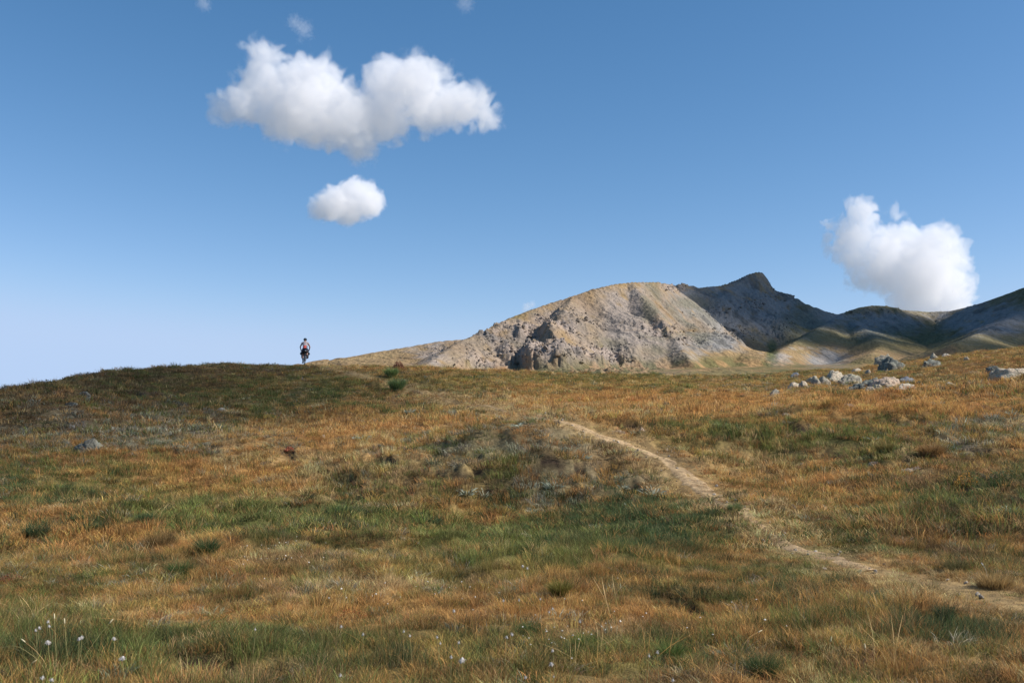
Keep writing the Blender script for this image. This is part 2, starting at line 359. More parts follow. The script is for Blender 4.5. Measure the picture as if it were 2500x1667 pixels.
def H_far(x, y, fine=True):
    sh = x.shape; x = x.ravel(); y = y.ravel()
    wx = 22 * fbm(x / 140, y / 140, 3, 211); wy = 22 * fbm(x / 140 + 7, y / 140, 3, 223)
    val = valley(x, y)
    z = val.copy(); crest = np.full(len(x), 1e9); sc = np.zeros(len(x)); zb = z.copy()
    for (P, s) in RP:
        m = np.full(len(x), -1e9); dn = np.full(len(x), 1e9)
        lo = P.min(0) - 500; hi = P.max(0) + 500
        sel = np.where((x > lo[0]) & (x < hi[0]) & (y > lo[1]) & (y < hi[1]))[0]
        if len(sel) == 0: continue
        xs = x[sel]; ys = y[sel]; ms = m[sel]; ds = dn[sel]; ss = np.zeros(len(sel)); Tn = np.gradient(P[:, :2], axis=0); Tn /= np.linalg.norm(Tn, axis=1)[:, None] + 1e-9; cum = np.r_[0, np.cumsum(np.linalg.norm(np.diff(P[:, :2], axis=0), axis=1))]
        for ip, p in enumerate(P):
            d = np.sqrt((xs - p[0]) ** 2 + (ys - p[1]) ** 2)
            k = np.clip(d / 60, 0, 1)
            dd = np.sqrt((xs + wx[sel] * k - p[0]) ** 2 + (ys + wy[sel] * k - p[1]) ** 2 + 9.0) - 3.0
            zz = p[2] - s * dd * (1.12 - 0.0007 * np.minimum(dd, 300))
            up_ = zz > ms; ss[up_] = cum[ip] + ((xs - p[0]) * Tn[ip, 0] + (ys - p[1]) * Tn[ip, 1])[up_]; ms = np.maximum(ms, zz); ds = np.minimum(ds, d)
        m[sel] = ms; dn[sel] = ds; sall = np.zeros(len(x)); sall[sel] = ss + p[0] * .3; won = m > zb; sc[won] = sall[won]; zb = np.maximum(zb, m)
        kk = 2.5 if s > .3 else 4.0                    # smooth union
        h = np.clip(0.5 + 0.5 * (m - z) / kk, 0, 1); z = z * (1 - h) + m * h + kk * h * (1 - h) * 0.6
        crest = np.minimum(crest, dn)
    rel = np.clip((z - val) / 40, 0, 1); off = smooth(2, 35, crest)
    if fine:
        global GUL
        warp = 9 * fbm(x / 60, y / 60, 2, 299); GUL = ridged((sc + warp) / 24, crest / 170, 4, 297, gain=.5)
        z = z - rel * off * (5.5 * (GUL - .35))
        r1 = ridged(x / 95, y / 150, 4, 301) - 0.4
        z = z + rel * off * ((3.2 + 3.5 * smooth(1250, 1400, y)) * r1 + 1.3 * fbm(x / 38, y / 38, 4, 311))
        z = z + rel * (0.25 + .75 * off) * (0.9 * fbm(x / 11, y / 11, 3, 321))
        u, v = pix_of(x, y, z)
        crag = crag_mask(u, v, x, y)
        cr = ridged(x / 26 + 0.3 * z / 26, y / 20, 5, 331, gain=0.62) - 0.45
        z = z + crag * 7.0 * cr
        cl = np.clip(.45 + 1.2 * fbm(x / 34, y / 90, 2, 371), 0, 1.15) * smooth(1090, 1190, u) * smooth(1575, 1545, u) * near_y(y)
        rib = ridged(x / 8.0, y / 70, 3, 381) * 9 + 5 * fbm(x / 22, y / 60, 2, 391)
        z = z + 13.0 * cl * smooth(899, 886, v + rib) * (1 - smooth(872, 835, v)) 
        cl2 = np.clip(.2 + 1.4 * fbm(x / 24 + 5, y / 60, 2, 372), 0, 1) * smooth(1180, 1230, u) * smooth(1440, 1400, u) * near_y(y)
        z = z + 9.0 * cl2 * smooth(832, 822, v + rib) * (1 - smooth(812, 785, v))
        blk = np.abs(perlin(x / 7.0, (y + z) / 7.0, 341)); z = z + crag * 3.2 * (0.5 - blk) + rel * 0.3 * fbm(x / 3.6, y / 3.6, 2, 351)
        return z.reshape(sh), crag.reshape(sh), rel.reshape(sh), crest.reshape(sh)
    return z.reshape(sh)
def near_y(y): return smooth(560, 600, y) * smooth(1150, 1050, y)
def crag_mask(u, v, x, y):
    n = fbm(x / 30, y / 30, 3, 361) * 0.5
    e = lambda pu, pv, ru, rv: np.clip(1.25 - np.sqrt(((u - pu) / ru) ** 2 + ((v - pv) / rv) ** 2) + n, 0, 1)
    m = np.zeros_like(u)
    for q in [(1330,870,230,45),(1480,880,110,50),(1190,890,90,22),(1380,790,90,45),(1250,820,120,38),(1620,810,60,25),(1680,830,60,14),(1650,700,40,12),(1885,700,26,26),(1930,725,60,12),
              (1760,760,60,18),(1840,740,50,16),(1790,810,60,30),(1900,800,50,30),(2130,760,60,12)]:
        m = np.maximum(m, e(*q))
    near = smooth(420, 520, y)
    return np.clip(m, 0, 1) * near

faz = np.r_[np.radians(np.linspace(-75, -14, 60)[:-1]), np.radians(np.linspace(-14, 31, 1020)), np.radians(np.linspace(31, 75, 60)[1:])]
frr = np.r_[np.linspace(322, 520, 60)[:-1], np.linspace(520, 1250, 400)[:-1], np.linspace(1250, 1900, 150)[:-1], np.exp(np.linspace(math.log(1900), math.log(9000), 30))]
fx, fy, fidx = polar_grid(faz, frr)
fz, fcrag, frel, fcrest = H_far(fx, fy)
# flatten towards the plain beyond the mountains
far_t = smooth(1900, 3200, np.hypot(fx, fy)); fz = fz * (1 - far_t) + (-40.0) * far_t

# near ground blends into the valley behind the crest
r_ = np.hypot(gx, gy)
gz = np.where(r_ < 170, 0, 0).astype(float)
m_ = r_ < 200
tmp = H(gx[m_], gy[m_]); gz[m_] = tmp
t_ = smooth(110, 195, r_)
v_ = valley(gx, np.maximum(gy, 20))
back = smooth(60, 10, gy) ; v_ = v_ * (1 - back) + (-2.0) * back
gz = gz * (1 - t_) + v_ * t_

# colours of the near ground
W = veg_weights(gx, gy, gz)
gc = (PAL.T @ W).T * 0.48 * (1 + 0.35 * fbm(gx / 0.5, gy / 0.5, 3, 401))[:, None]
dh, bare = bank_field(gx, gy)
soil = np.array([.040, .027, .018])  # dark peat, its near-black tone also standing in for overhang shade
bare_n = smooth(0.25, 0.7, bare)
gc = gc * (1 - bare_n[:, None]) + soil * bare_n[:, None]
gme = quad_mesh('ground', np.c_[gx, gy, gz], grid_quads(gidx, wrap=True))
set_color(gme, 'tint', gc.astype(np.float32))
def ground_mat():
    m, nt, out = new_mat('turf')
    b = N(nt, 'ShaderNodeBsdfPrincipled', i_Roughness=0.95); b.inputs['Specular IOR Level'].default_value = 0.15
    at_ = N(nt, 'ShaderNodeAttribute', attribute_name='tint'); ge = N(nt, 'ShaderNodeNewGeometry')
    n1 = N(nt, 'ShaderNodeTexNoise', i_Scale=9.0, i_Detail=6.0, i_Roughness=0.7)
    n2 = N(nt, 'ShaderNodeTexNoise', i_Scale=60.0, i_Detail=3.0)
    L = nt.links; L.new(ge.outputs['Position'], n1.inputs['Vector']); L.new(ge.outputs['Position'], n2.inputs['Vector'])
    mr = N(nt, 'ShaderNodeMapRange', i_1=0.3, i_2=0.7, i_3=0.45, i_4=1.5); L.new(n1.outputs['Fac'], mr.inputs[0])
    vm = N(nt, 'ShaderNodeVectorMath', operation='SCALE'); L.new(at_.outputs['Color'], vm.inputs[0]); L.new(mr.outputs[0], vm.inputs['Scale'])
    L.new(vm.outputs[0], b.inputs['Base Color'])
    bp = N(nt, 'ShaderNodeBump', i_Strength=0.7, i_Distance=0.03); ad = N(nt, 'ShaderNodeMath', operation='ADD')
    L.new(n1.outputs['Fac'], ad.inputs[0]); L.new(n2.outputs['Fac'], ad.inputs[1]); L.new(ad.outputs[0], bp.inputs['Height'])
    L.new(bp.outputs[0], b.inputs['Normal']); L.new(b.outputs[0], out.inputs[0])
    return m
gme.materials.append(ground_mat())
ground = link(bpy.data.objects.new('ground', gme)); tag(ground, 'rolling alpine pasture of dry orange and green turf rising to the crest', kind='structure')

# colours of the mountains
fu, fv = pix_of(fx, fy, fz)
Zg = fz.reshape(fidx.shape); Xg = fx.reshape(fidx.shape); Yg = fy.reshape(fidx.shape)
dzr = np.gradient(Zg, axis=0) / np.maximum(np.hypot(np.gradient(Xg, axis=0), np.gradient(Yg, axis=0)), 1e-6)
dza = np.gradient(Zg, axis=1) / np.maximum(np.hypot(np.gradient(Xg, axis=1), np.gradient(Yg, axis=1)), 1e-6)
slope = np.hypot(dzr, dza).ravel()
def c3(*c): return np.array(c)[None]
grass = c3(.30, .205, .105) + 0.06 * fbm(fx / 90, fy / 60, 3, 501)[:, None] * c3(1, .9, .4)
greenish = c3(.15, .135, .055); scree = c3(.315, .25, .195); grey = c3(.24, .20, .165); pink = c3(.37, .285, .225); dark = c3(.12, .115, .10); pale = c3(.42, .345, .27)
def mixc(a, b, t): return a * (1 - t[:, None]) + b * t[:, None]
nA = .7 * fbm(fx / 60, fy / 60, 4, 511); nB = fbm(fx / 14, fy / 14, 4, 521); nC = ridged(fx / 40, fy / 150, 4, 531)
streak = (GUL - .35) * 2.2 + .3 * fbm(fx / 16 + fy / 60, fy / 160, 3, 541)
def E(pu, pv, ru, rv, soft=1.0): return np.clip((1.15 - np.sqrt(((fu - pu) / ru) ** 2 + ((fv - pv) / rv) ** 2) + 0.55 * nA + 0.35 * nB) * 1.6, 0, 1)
C = grass * np.ones((len(fx), 1))
rocky = np.zeros(len(fx))
for q in [(1500,800,190,110),(1250,840,260,48),(1400,760,120,60),(1560,740,70,60),(1600,850,120,70),(1120,870,110,38),(1750,760,180,75),(1880,760,110,80),(2000,775,90,35),(1830,700,80,45),
          (2150,790,120,40),(2400,780,160,50),(1700,830,130,30),(1900,880,30,20),(2020,885,60,34)]: rocky = np.maximum(rocky, E(*q))
rockcol = mixc(scree * np.ones((len(fx), 1)), grey, smooth(-.1, .6, nA + .5 * streak) * .8)
rockcol = mixc(rockcol, pale, smooth(.2, .7, nB + .4 * streak) * .4)
east = smooth(1620, 1700, fu); rockcol = mixc(rockcol, c3(.255, .245, .225), east * .9)  # peak rock greyed: part of its cool shaded tone sits in the colour
C = mixc(C, rockcol, rocky * smooth(-.5, .1, nB + nA * .6 + .35))
C = mixc(C, grass * np.ones((len(fx), 1)), smooth(62, 36, fcrest + 16 * nB) * smooth(1500, 1440, fu) * smooth(1060, 1110, fu) * .9)
gsk = np.zeros(len(fx))
for q in [(1590,740,26,70),(1640,790,30,60),(1560,860,110,22),(1290,840,60,20),(1480,850,60,24),(1660,880,110,24),(1220,770,90,16),(1700,740,60,20),(1690,800,60,50)]: gsk = np.maximum(gsk, E(*q))
C = mixc(C, mixc(grass * np.ones((len(fx), 1)), greenish, smooth(-.2, .4, nA + .2)), gsk * .55)
grn = np.maximum.reduce([E(1885,860,16,40), E(1880,895,40,18), E(1780,880,70,14) * .6, E(1620,820,60,14) * .7, E(1960,800,70,60) * .6, E(2200,830,160,40) * .6, E(2400,850,120,30) * .5])
C = mixc(C, c3(.085, .105, .035), grn * .8)
C = mixc(C, mixc(pink * np.ones((len(fx), 1)), grey, smooth(-.2, .35, nA - .1)), fcrag * np.clip(smooth(1750, 1600, fu), .15, 1) * smooth(-.6, .2, nB + .2))
C = mixc(C, dark, fcrag * smooth(.1, .6, nB) * .45)
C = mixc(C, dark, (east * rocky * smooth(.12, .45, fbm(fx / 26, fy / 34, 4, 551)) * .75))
C = mixc(C, pale * .95, np.maximum.reduce([E(1910,880,26,16), E(2015,872,26,14) * .8, E(1940,850,50,5) * .5, E(1980,820,20,14) * .5, E(1700,870,22,16) * .6]) * smooth(-.3, .3, nB + .1))
C = mixc(C, c3(.15, .14, .075) * (1 + .3 * nB)[:, None], smooth(1880, 1960, fu) * smooth(850, 825, fv) * (1 - rocky) * .85); low_ = smooth(.3, .02, frel) * smooth(1150, 900, fy); C = mixc(C, mixc(c3(.36, .22, .10) * np.ones((len(fx), 1)), greenish, smooth(-.35, .15, fbm(fx / 18, fy / 40, 4, 571))), low_ * .9)  # cloud shade on the right ridges deepened by a darker green tone
C = C + (C.mean(1)[:, None] - C) * .22 * np.maximum(rocky, fcrag)[:, None]
C = C * .92 * (1 + .12 * fbm(fx / 4.5, fy / 4.5, 3, 561))[:, None]
plain = smooth(1900, 2400, np.hypot(fx, fy)); C = mixc(C, c3(.23, .22, .19), plain)
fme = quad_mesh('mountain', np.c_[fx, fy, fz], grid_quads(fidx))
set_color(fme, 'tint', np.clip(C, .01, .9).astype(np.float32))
def rock_far_mat():
    m, nt, out = new_mat('mountain_ground'); L = nt.links
    b = N(nt, 'ShaderNodeBsdfPrincipled', i_Roughness=0.95); b.inputs['Specular IOR Level'].default_value = 0.1
    at_ = N(nt, 'ShaderNodeAttribute', attribute_name='tint'); ge = N(nt, 'ShaderNodeNewGeometry')
    n1 = N(nt, 'ShaderNodeTexNoise', i_Scale=0.22, i_Detail=8.0, i_Roughness=0.72)
    L.new(ge.outputs['Position'], n1.inputs['Vector'])
    vo = N(nt, 'ShaderNodeTexVoronoi', i_Scale=0.16, feature='F1'); vo.inputs['Detail'].default_value = 2
    L.new(ge.outputs['Position'], vo.inputs['Vector'])
    mr = N(nt, 'ShaderNodeMapRange', i_1=0.3, i_2=0.7, i_3=0.75, i_4=1.25); L.new(n1.outputs['Fac'], mr.inputs[0])
    vm = N(nt, 'ShaderNodeVectorMath', operation='SCALE'); L.new(at_.outputs['Color'], vm.inputs[0]); L.new(mr.outputs[0], vm.inputs['Scale'])
    L.new(vm.outputs[0], b.inputs['Base Color'])
    ad = N(nt, 'ShaderNodeMath', operation='ADD'); L.new(n1.outputs['Fac'], ad.inputs[0]); L.new(vo.outputs['Distance'], ad.inputs[1])
    bp = N(nt, 'ShaderNodeBump', i_Strength=0.8, i_Distance=2.2); L.new(ad.outputs[0], bp.inputs['Height'])
    L.new(bp.outputs[0], b.inputs['Normal']); L.new(b.outputs[0], out.inputs[0])
    return m
fme.materials.append(rock_far_mat())
mountain = link(bpy.data.objects.new('mountain', fme)); tag(mountain, 'rocky mountain with crags, scree and a pointed summit above the valley', kind='structure')
# ------------------------------------------------------------------ grass and low plants
def blades_mesh(name, n, radius, height, width, lean, seed, segs=3, hvar=0.35, curl=0.6, mat=None, flat=0.0, droop=0.0, hue_p=0.25):
    """A clump of single blades: each its own bent, tapering strip."""
    rg = np.random.default_rng(seed)
    V = []; Fq = []; var = []
    for i in range(n):
        a = rg.uniform(0, 2 * math.pi); r = radius * math.sqrt(rg.uniform()); bx, by = r * math.cos(a), r * math.sin(a)
        h = height * (1 + hvar * rg.normal() * 0.6); h = max(h, height * 0.3) * (1 - 0.35 * (r / radius) ** 2)
        la = math.atan2(by, bx) + rg.normal() * 0.9; ln = lean * rg.uniform(0.3, 1.5)
        dx, dy = math.cos(la), math.sin(la); wa = rg.uniform(0, math.pi); sx, sy = math.cos(wa), math.sin(wa)
        w = width * rg.uniform(0.7, 1.3); base = len(V); br = 0.45 + 1.15 * rg.uniform() ** 1.3; hu = 1.0 if rg.uniform() < hue_p else 0.0
        for s in range(segs + 1):
            t = s / segs; b = ln * h * (t ** 1.0 * 0.5 + curl * t * t); zz = h * t * (1 - 0.45 * min(1, ln * curl) * t) - droop * h * max(0, t - .55) ** 2 * 2
            if flat: zz *= (1 - flat)
            ww = w * (1 - t) ** 0.6 * 0.5
            cx, cy_ = bx + dx * b, by + dy * b
            if s == segs: V.append((cx, cy_, zz)); var.append((br * 1.15, hu, t, 1))
            else:
                V.append((cx - sx * ww, cy_ - sy * ww, zz - (0.03 if s == 0 else 0))); V.append((cx + sx * ww, cy_ + sy * ww, zz - (0.03 if s == 0 else 0)))
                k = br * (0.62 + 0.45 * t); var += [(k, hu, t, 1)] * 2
        for s in range(segs - 1): Fq.append((base + 2*s, base + 2*s + 1, base + 2*s + 3, base + 2*s + 2))
        Fq.append((base + 2*segs - 2, base + 2*segs - 1, base + 2*segs))
    me = bpy.data.meshes.new(name); me.from_pydata(V, [], Fq)
    set_color(me, 'var', np.array(var, np.float32))
    if mat: me.materials.append(mat)
    me.update()
    return me
def grass_mat(name, instanced=True, color=None, rough=0.75):
    m, nt, out = new_mat(name); L = nt.links
    v = N(nt, 'ShaderNodeAttribute', attribute_name='var')
    if instanced: t = N(nt, 'ShaderNodeAttribute', attribute_name='tint', attribute_type='INSTANCER'); tc = t.outputs['Color']
    else:
        t = N(nt, 'ShaderNodeRGB'); t.outputs[0].default_value = (*color, 1); tc = t.outputs[0]
    sp = N(nt, 'ShaderNodeSeparateColor'); L.new(v.outputs['Color'], sp.inputs[0])
    mx = N(nt, 'ShaderNodeMix', data_type='RGBA', blend_type='MIX'); 
    mf = N(nt, 'ShaderNodeMath', operation='MULTIPLY'); L.new(sp.outputs[1], mf.inputs[0]); mf.inputs[1].default_value = 0.45
    L.new(mf.outputs[0], mx.inputs['Factor']); L.new(tc, mx.inputs['A']); mx.inputs['B'].default_value = (.40, .27, .12, 1)
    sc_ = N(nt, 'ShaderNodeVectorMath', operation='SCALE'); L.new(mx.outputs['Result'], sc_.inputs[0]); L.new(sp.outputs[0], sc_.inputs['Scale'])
    d = N(nt, 'ShaderNodeBsdfPrincipled', i_Roughness=rough); d.inputs['Specular IOR Level'].default_value = 0.25; L.new(sc_.outputs[0], d.inputs['Base Color'])
    tr = N(nt, 'ShaderNodeBsdfTranslucent'); L.new(sc_.outputs[0], tr.inputs['Color'])
    ms = N(nt, 'ShaderNodeMixShader', i_0=0.40); L.new(d.outputs[0], ms.inputs[1]); L.new(tr.outputs[0], ms.inputs[2])
    L.new(ms.outputs[0], out.inputs[0])
    return m
M_GRASS = grass_mat('grass_blades')
def scatter(name, label, protos, P, rot, scl, tint, idx, kind='stuff'):
    """One object: its points carry the clumps through geometry nodes."""
    me = bpy.data.meshes.new(name); me.vertices.add(len(P)); me.vertices.foreach_set('co', np.asarray(P, np.float32).ravel())
    a = me.attributes.new('rot', 'FLOAT_VECTOR', 'POINT'); a.data.foreach_set('vector', np.asarray(rot, np.float32).ravel())
    a = me.attributes.new('scl', 'FLOAT_VECTOR', 'POINT'); a.data.foreach_set('vector', np.asarray(scl, np.float32).ravel())
    a = me.attributes.new('idx', 'INT', 'POINT'); a.data.foreach_set('value', np.asarray(idx, np.int32))
    set_color(me, 'tint', np.asarray(tint, np.float32))
    for p in protos:
        if p.materials: me.materials.append(p.materials[0]); break
    me.update()
    o = link(bpy.data.objects.new(name, me))
    c = bpy.data.collections.new(name + '_clumps')
    for i, p in enumerate(protos):
        po = bpy.data.objects.new('%s_clump_%02d' % (name, i), p); c.objects.link(po)
    ng = bpy.data.node_groups.new(name + '_nodes', 'GeometryNodeTree')
    ng.interface.new_socket('Geometry', in_out='INPUT', socket_type='NodeSocketGeometry'); ng.interface.new_socket('Geometry', in_out='OUTPUT', socket_type='NodeSocketGeometry')
    gi = ng.nodes.new('NodeGroupInput'); go = ng.nodes.new('NodeGroupOutput'); L = ng.links
    ci = ng.nodes.new('GeometryNodeCollectionInfo'); ci.inputs['Collection'].default_value = c; ci.inputs['Separate Children'].default_value = True; ci.inputs['Reset Children'].default_value = True
    ip = ng.nodes.new('GeometryNodeInstanceOnPoints'); L.new(gi.outputs[0], ip.inputs['Points']); L.new(ci.outputs[0], ip.inputs['Instance']); ip.inputs['Pick Instance'].default_value = True
    def na(n_, t):
        k = ng.nodes.new('GeometryNodeInputNamedAttribute'); k.data_type = t; k.inputs['Name'].default_value = n_; return k.outputs['Attribute']
    L.new(na('idx', 'INT'), ip.inputs['Instance Index'])
    er = ng.nodes.new('FunctionNodeEulerToRotation'); L.new(na('rot', 'FLOAT_VECTOR'), er.inputs[0]); L.new(er.outputs[0], ip.inputs['Rotation'])
    L.new(na('scl', 'FLOAT_VECTOR'), ip.inputs['Scale']); L.new(ip.outputs[0], go.inputs[0])
    md = o.modifiers.new('nodes', 'NODES'); md.node_group = ng
    tag(o, label, None, None, kind)
    return o

rg = np.random.default_rng(42)
def sample_band(y0, y1, dens, margin=1.25):
    """Random ground points in the strip y0..y1 of the pasture, a step wider than the view."""
    w = lambda y: 0.515 * y * margin + 5.0
    area = (w(y0) + w(y1)) * (y1 - y0); n = int(area * dens)
    y = np.sqrt(rg.uniform(y0 ** 2, y1 ** 2, n)) if y0 > 0 else rg.uniform(y0, y1, n)
    x = rg.uniform(-1, 1, n) * w(y)
    return x, y
def pick_kinds(x, y, z):
    Wt = veg_weights(x, y, z); cum = np.cumsum(Wt, 0); r = rg.uniform(size=len(x)); return (r[None] > cum).sum(0).clip(0, len(KINDS_) - 1)

# clump prototypes: near and far, by habit
PROTO = []
def P_(me): PROTO.append(me); return len(PROTO) - 1
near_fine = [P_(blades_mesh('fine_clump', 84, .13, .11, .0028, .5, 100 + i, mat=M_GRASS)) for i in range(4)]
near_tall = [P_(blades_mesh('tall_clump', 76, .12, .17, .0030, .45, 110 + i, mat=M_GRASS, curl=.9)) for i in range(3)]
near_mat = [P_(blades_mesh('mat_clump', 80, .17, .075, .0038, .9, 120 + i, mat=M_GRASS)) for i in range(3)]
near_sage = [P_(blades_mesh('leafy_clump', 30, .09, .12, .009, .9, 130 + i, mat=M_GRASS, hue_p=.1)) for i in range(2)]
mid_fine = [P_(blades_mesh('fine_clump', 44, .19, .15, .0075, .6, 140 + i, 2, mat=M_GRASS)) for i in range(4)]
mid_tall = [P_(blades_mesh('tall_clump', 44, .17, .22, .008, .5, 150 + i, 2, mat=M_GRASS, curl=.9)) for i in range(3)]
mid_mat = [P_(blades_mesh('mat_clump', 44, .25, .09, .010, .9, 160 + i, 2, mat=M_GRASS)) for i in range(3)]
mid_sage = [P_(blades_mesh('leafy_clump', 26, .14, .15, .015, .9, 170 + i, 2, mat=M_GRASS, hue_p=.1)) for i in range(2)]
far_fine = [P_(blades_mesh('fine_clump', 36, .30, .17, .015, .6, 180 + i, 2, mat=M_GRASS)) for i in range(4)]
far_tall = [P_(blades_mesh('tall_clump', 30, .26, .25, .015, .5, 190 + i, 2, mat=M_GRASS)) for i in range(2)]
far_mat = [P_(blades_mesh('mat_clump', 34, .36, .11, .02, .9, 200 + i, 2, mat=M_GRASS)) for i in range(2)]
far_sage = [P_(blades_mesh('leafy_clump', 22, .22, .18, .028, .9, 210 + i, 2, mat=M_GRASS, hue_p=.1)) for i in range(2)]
SETS = {'near': (near_fine, near_tall, near_mat, near_sage), 'mid': (mid_fine, mid_tall, mid_mat, mid_sage), 'far': (far_fine, far_tall, far_mat, far_sage)}
#            fine tall mat sage  by kind of vegetation
HAB = {'rust': (.5,.2,.3,0), 'orange': (.55,.35,.1,0), 'straw': (.5,.3,.2,0), 'green': (.45,.35,.2,0), 'deep': (.35,.45,.2,0), 'sage': (.15,.05,.2,.6), 'brown': (.4,.1,.5,0), 'olive': (.5,.25,.25,0)}
allP = [[] for _ in range(5)]
for (y0, y1, dens, zone) in [(2.2, 8, 95, 'near'), (8, 13, 95, 'near'), (13, 20, 66, 'mid'), (20, 30, 46, 'mid'), (30, 45, 24, 'far'), (45, 68, 19, 'far'), (68, 104, 12, 'far')]:
    x, y = sample_band(y0, y1, dens)
    z = H(x, y); pd, ks = path_dist(x, y); pw, clear = path_width(ks)
    _, br_ = bank_field(x, y)
    edge = pd / pw
    keep = ~((edge < 1.0) & (rg.uniform(size=len(x)) < 0.66 * clear)) & ~((edge < 1.35) & (rg.uniform(size=len(x)) < 0.45)) & (br_ < 0.28 + 0.15 * rg.uniform(size=len(x)))
    thin = fbm(x / 1.3, y / 1.3, 3, 611)
    keep &= ~((thin < -0.42) & (rg.uniform(size=len(x)) < 0.6))
    x, y, z, edge, pd = x[keep], y[keep], z[keep], edge[keep], pd[keep]
    k = pick_kinds(x, y, z)
    tint = PAL[k] * (1 + 0.27 * rg.normal(size=(len(x), 1))).clip(.5, 1.6) * (1 + 0.06 * rg.normal(size=(len(x), 3)))
    tint = tint * (1 + 0.50 * fbm(x / 0.7, y / 0.7, 3, 621)).clip(.35, 1.6)[:, None]
    idx = np.zeros(len(x), int); fam = SETS[zone]
    for q, nm in enumerate(KINDS_):
        s = np.where(k == q)[0]; h = rg.choice(4, size=len(s), p=np.array(HAB[nm]) / sum(HAB[nm]))
        for j in range(4):
            t = s[h == j]; idx[t] = rg.choice(fam[j], size=len(t))
    hgt = (0.62 + 0.55 * np.clip(fbm(x / 2.4, y / 2.4, 3, 631) + .45, 0, 1.3)) * rg.uniform(.7, 1.3, len(x))
    hgt *= np.where(edge < 1.6, 0.42, 1.0) * np.where((edge < 1) , .45, 1.0) * np.where(br_[keep] > .08, .6, 1.0) * np.where(pd < 1.1, 0.8, 1.0)
    # long grass in the damp hollow and in the green belts
    hgt *= np.where((k == 4) | (k == 3), 1.2, 1.0)
    hgt *= np.where(y > 45, .72, np.where(y < 20, .84, .92)) * np.where((y > 26) & (pd < .45), .45, 1.0)
    wid = rg.uniform(.8, 1.3, len(x))
    scl = np.c_[wid, wid, hgt]
    rot = np.c_[rg.normal(size=len(x)) * .12 + 0.02, rg.normal(size=len(x)) * .12 + .10, rg.uniform(0, 6.283, len(x))]
    for L_, A_ in zip(allP, (np.c_[x, y, z], rot, scl, tint.clip(.01, .8), idx)): L_.append(A_)
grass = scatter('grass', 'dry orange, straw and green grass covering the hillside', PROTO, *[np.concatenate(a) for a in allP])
print('grass clumps', len(grass.data.vertices))
# ------------------------------------------------------------------ path
def build_path():
    P = PATHS; T = np.gradient(P, axis=0); T /= np.linalg.norm(T, axis=1)[:, None]; Nn = np.c_[-T[:, 1], T[:, 0]]
    ks = np.arange(len(P)); w, clear = path_width(ks)
    keep = np.where((P[:, 1] > 11.0) & (P[:, 1] < 40))[0]; cols = 15
    V = []; idx = []
    for i in keep:
        row = []
        for j in range(cols):
            t = (j / (cols - 1) - 0.5) * 2; ww = .78 * w[i] * (1.0 + 0.25 * math.sin(i * .9 + (3 if t > 0 else 0)) + 0.12 * math.sin(i * 2.3))
            x = P[i, 0] + Nn[i, 0] * t * ww; y = P[i, 1] + Nn[i, 1] * t * ww
            row.append(len(V)); V.append((x, y, abs(t)))
        idx.append(row)
    V = np.array(V); z = H(V[:, 0], V[:, 1]); e = V[:, 2]
    z = z + 0.01 * (1 - e ** 4) - 0.06 * e ** 6 + 0.012 * fbm(V[:, 0] * 4, V[:, 1] * 4, 3, 701)
    idx = np.array(idx); me = quad_mesh('path', np.c_[V[:, :2], z], grid_quads(idx))
    n = fbm(V[:, 0] * 1.5, V[:, 1] * 1.5, 4, 703)
    c = np.array([.38, .265, .145])[None] * (1 + .3 * n)[:, None]; c2 = np.array([.30, .20, .10])[None]
    c = c * (1 + .55 * np.clip(fbm(V[:, 0] * 5, V[:, 1] * 5, 3, 707), -1, .4))[:, None]
    c = c * (1 - (e ** 2 * .6)[:, None]) + c2 * (e ** 2 * .6)[:, None]
    set_color(me, 'tint', c.astype(np.float32)); me.materials.append(gme.materials[0])
    o = link(bpy.data.objects.new('path', me)); tag(o, 'narrow trodden earth path winding up the slope', kind='structure')
build_path()
def path_stones():
    r4 = np.random.default_rng(9); k = r4.integers(0, len(PATHS), 420); P = PATHS[k] + r4.normal(size=(420, 2)) * np.array([.28, .1]); P = P[(P[:, 1] > 9) & (P[:, 1] < 32)]; n = len(P)
    z = H(P[:, 0], P[:, 1]) + .012; s = np.minimum(np.exp(r4.normal(size=n) * .5) * .015, .028)
    m_, nt, out = new_mat('pebble'); b = N(nt, 'ShaderNodeBsdfPrincipled', i_Roughness=.9); a = N(nt, 'ShaderNodeAttribute', attribute_name='tint', attribute_type='INSTANCER'); nt.links.new(a.outputs['Color'], b.inputs['Base Color']); nt.links.new(b.outputs[0], out.inputs[0])
    pr = []
    for q in range(4):
        Vq, Fq = ico(2); Vq = Vq * (1 + .35 * perlin3(Vq * 1.3 + q * 5, q))[:, None]; me = bpy.data.meshes.new('pebble'); me.from_pydata(Vq.tolist(), [], Fq.tolist()); me.materials.append(m_); pr.append(me)
    scatter('pebbles', 'small loose stones on and beside the trodden path', pr, np.c_[P, z], r4.normal(size=(n, 3)), np.c_[s * 1.3, s, s * .7], np.array([.36, .31, .25])[None] * r4.uniform(.5, 1.25, (n, 1)), r4.integers(0, 4, n))

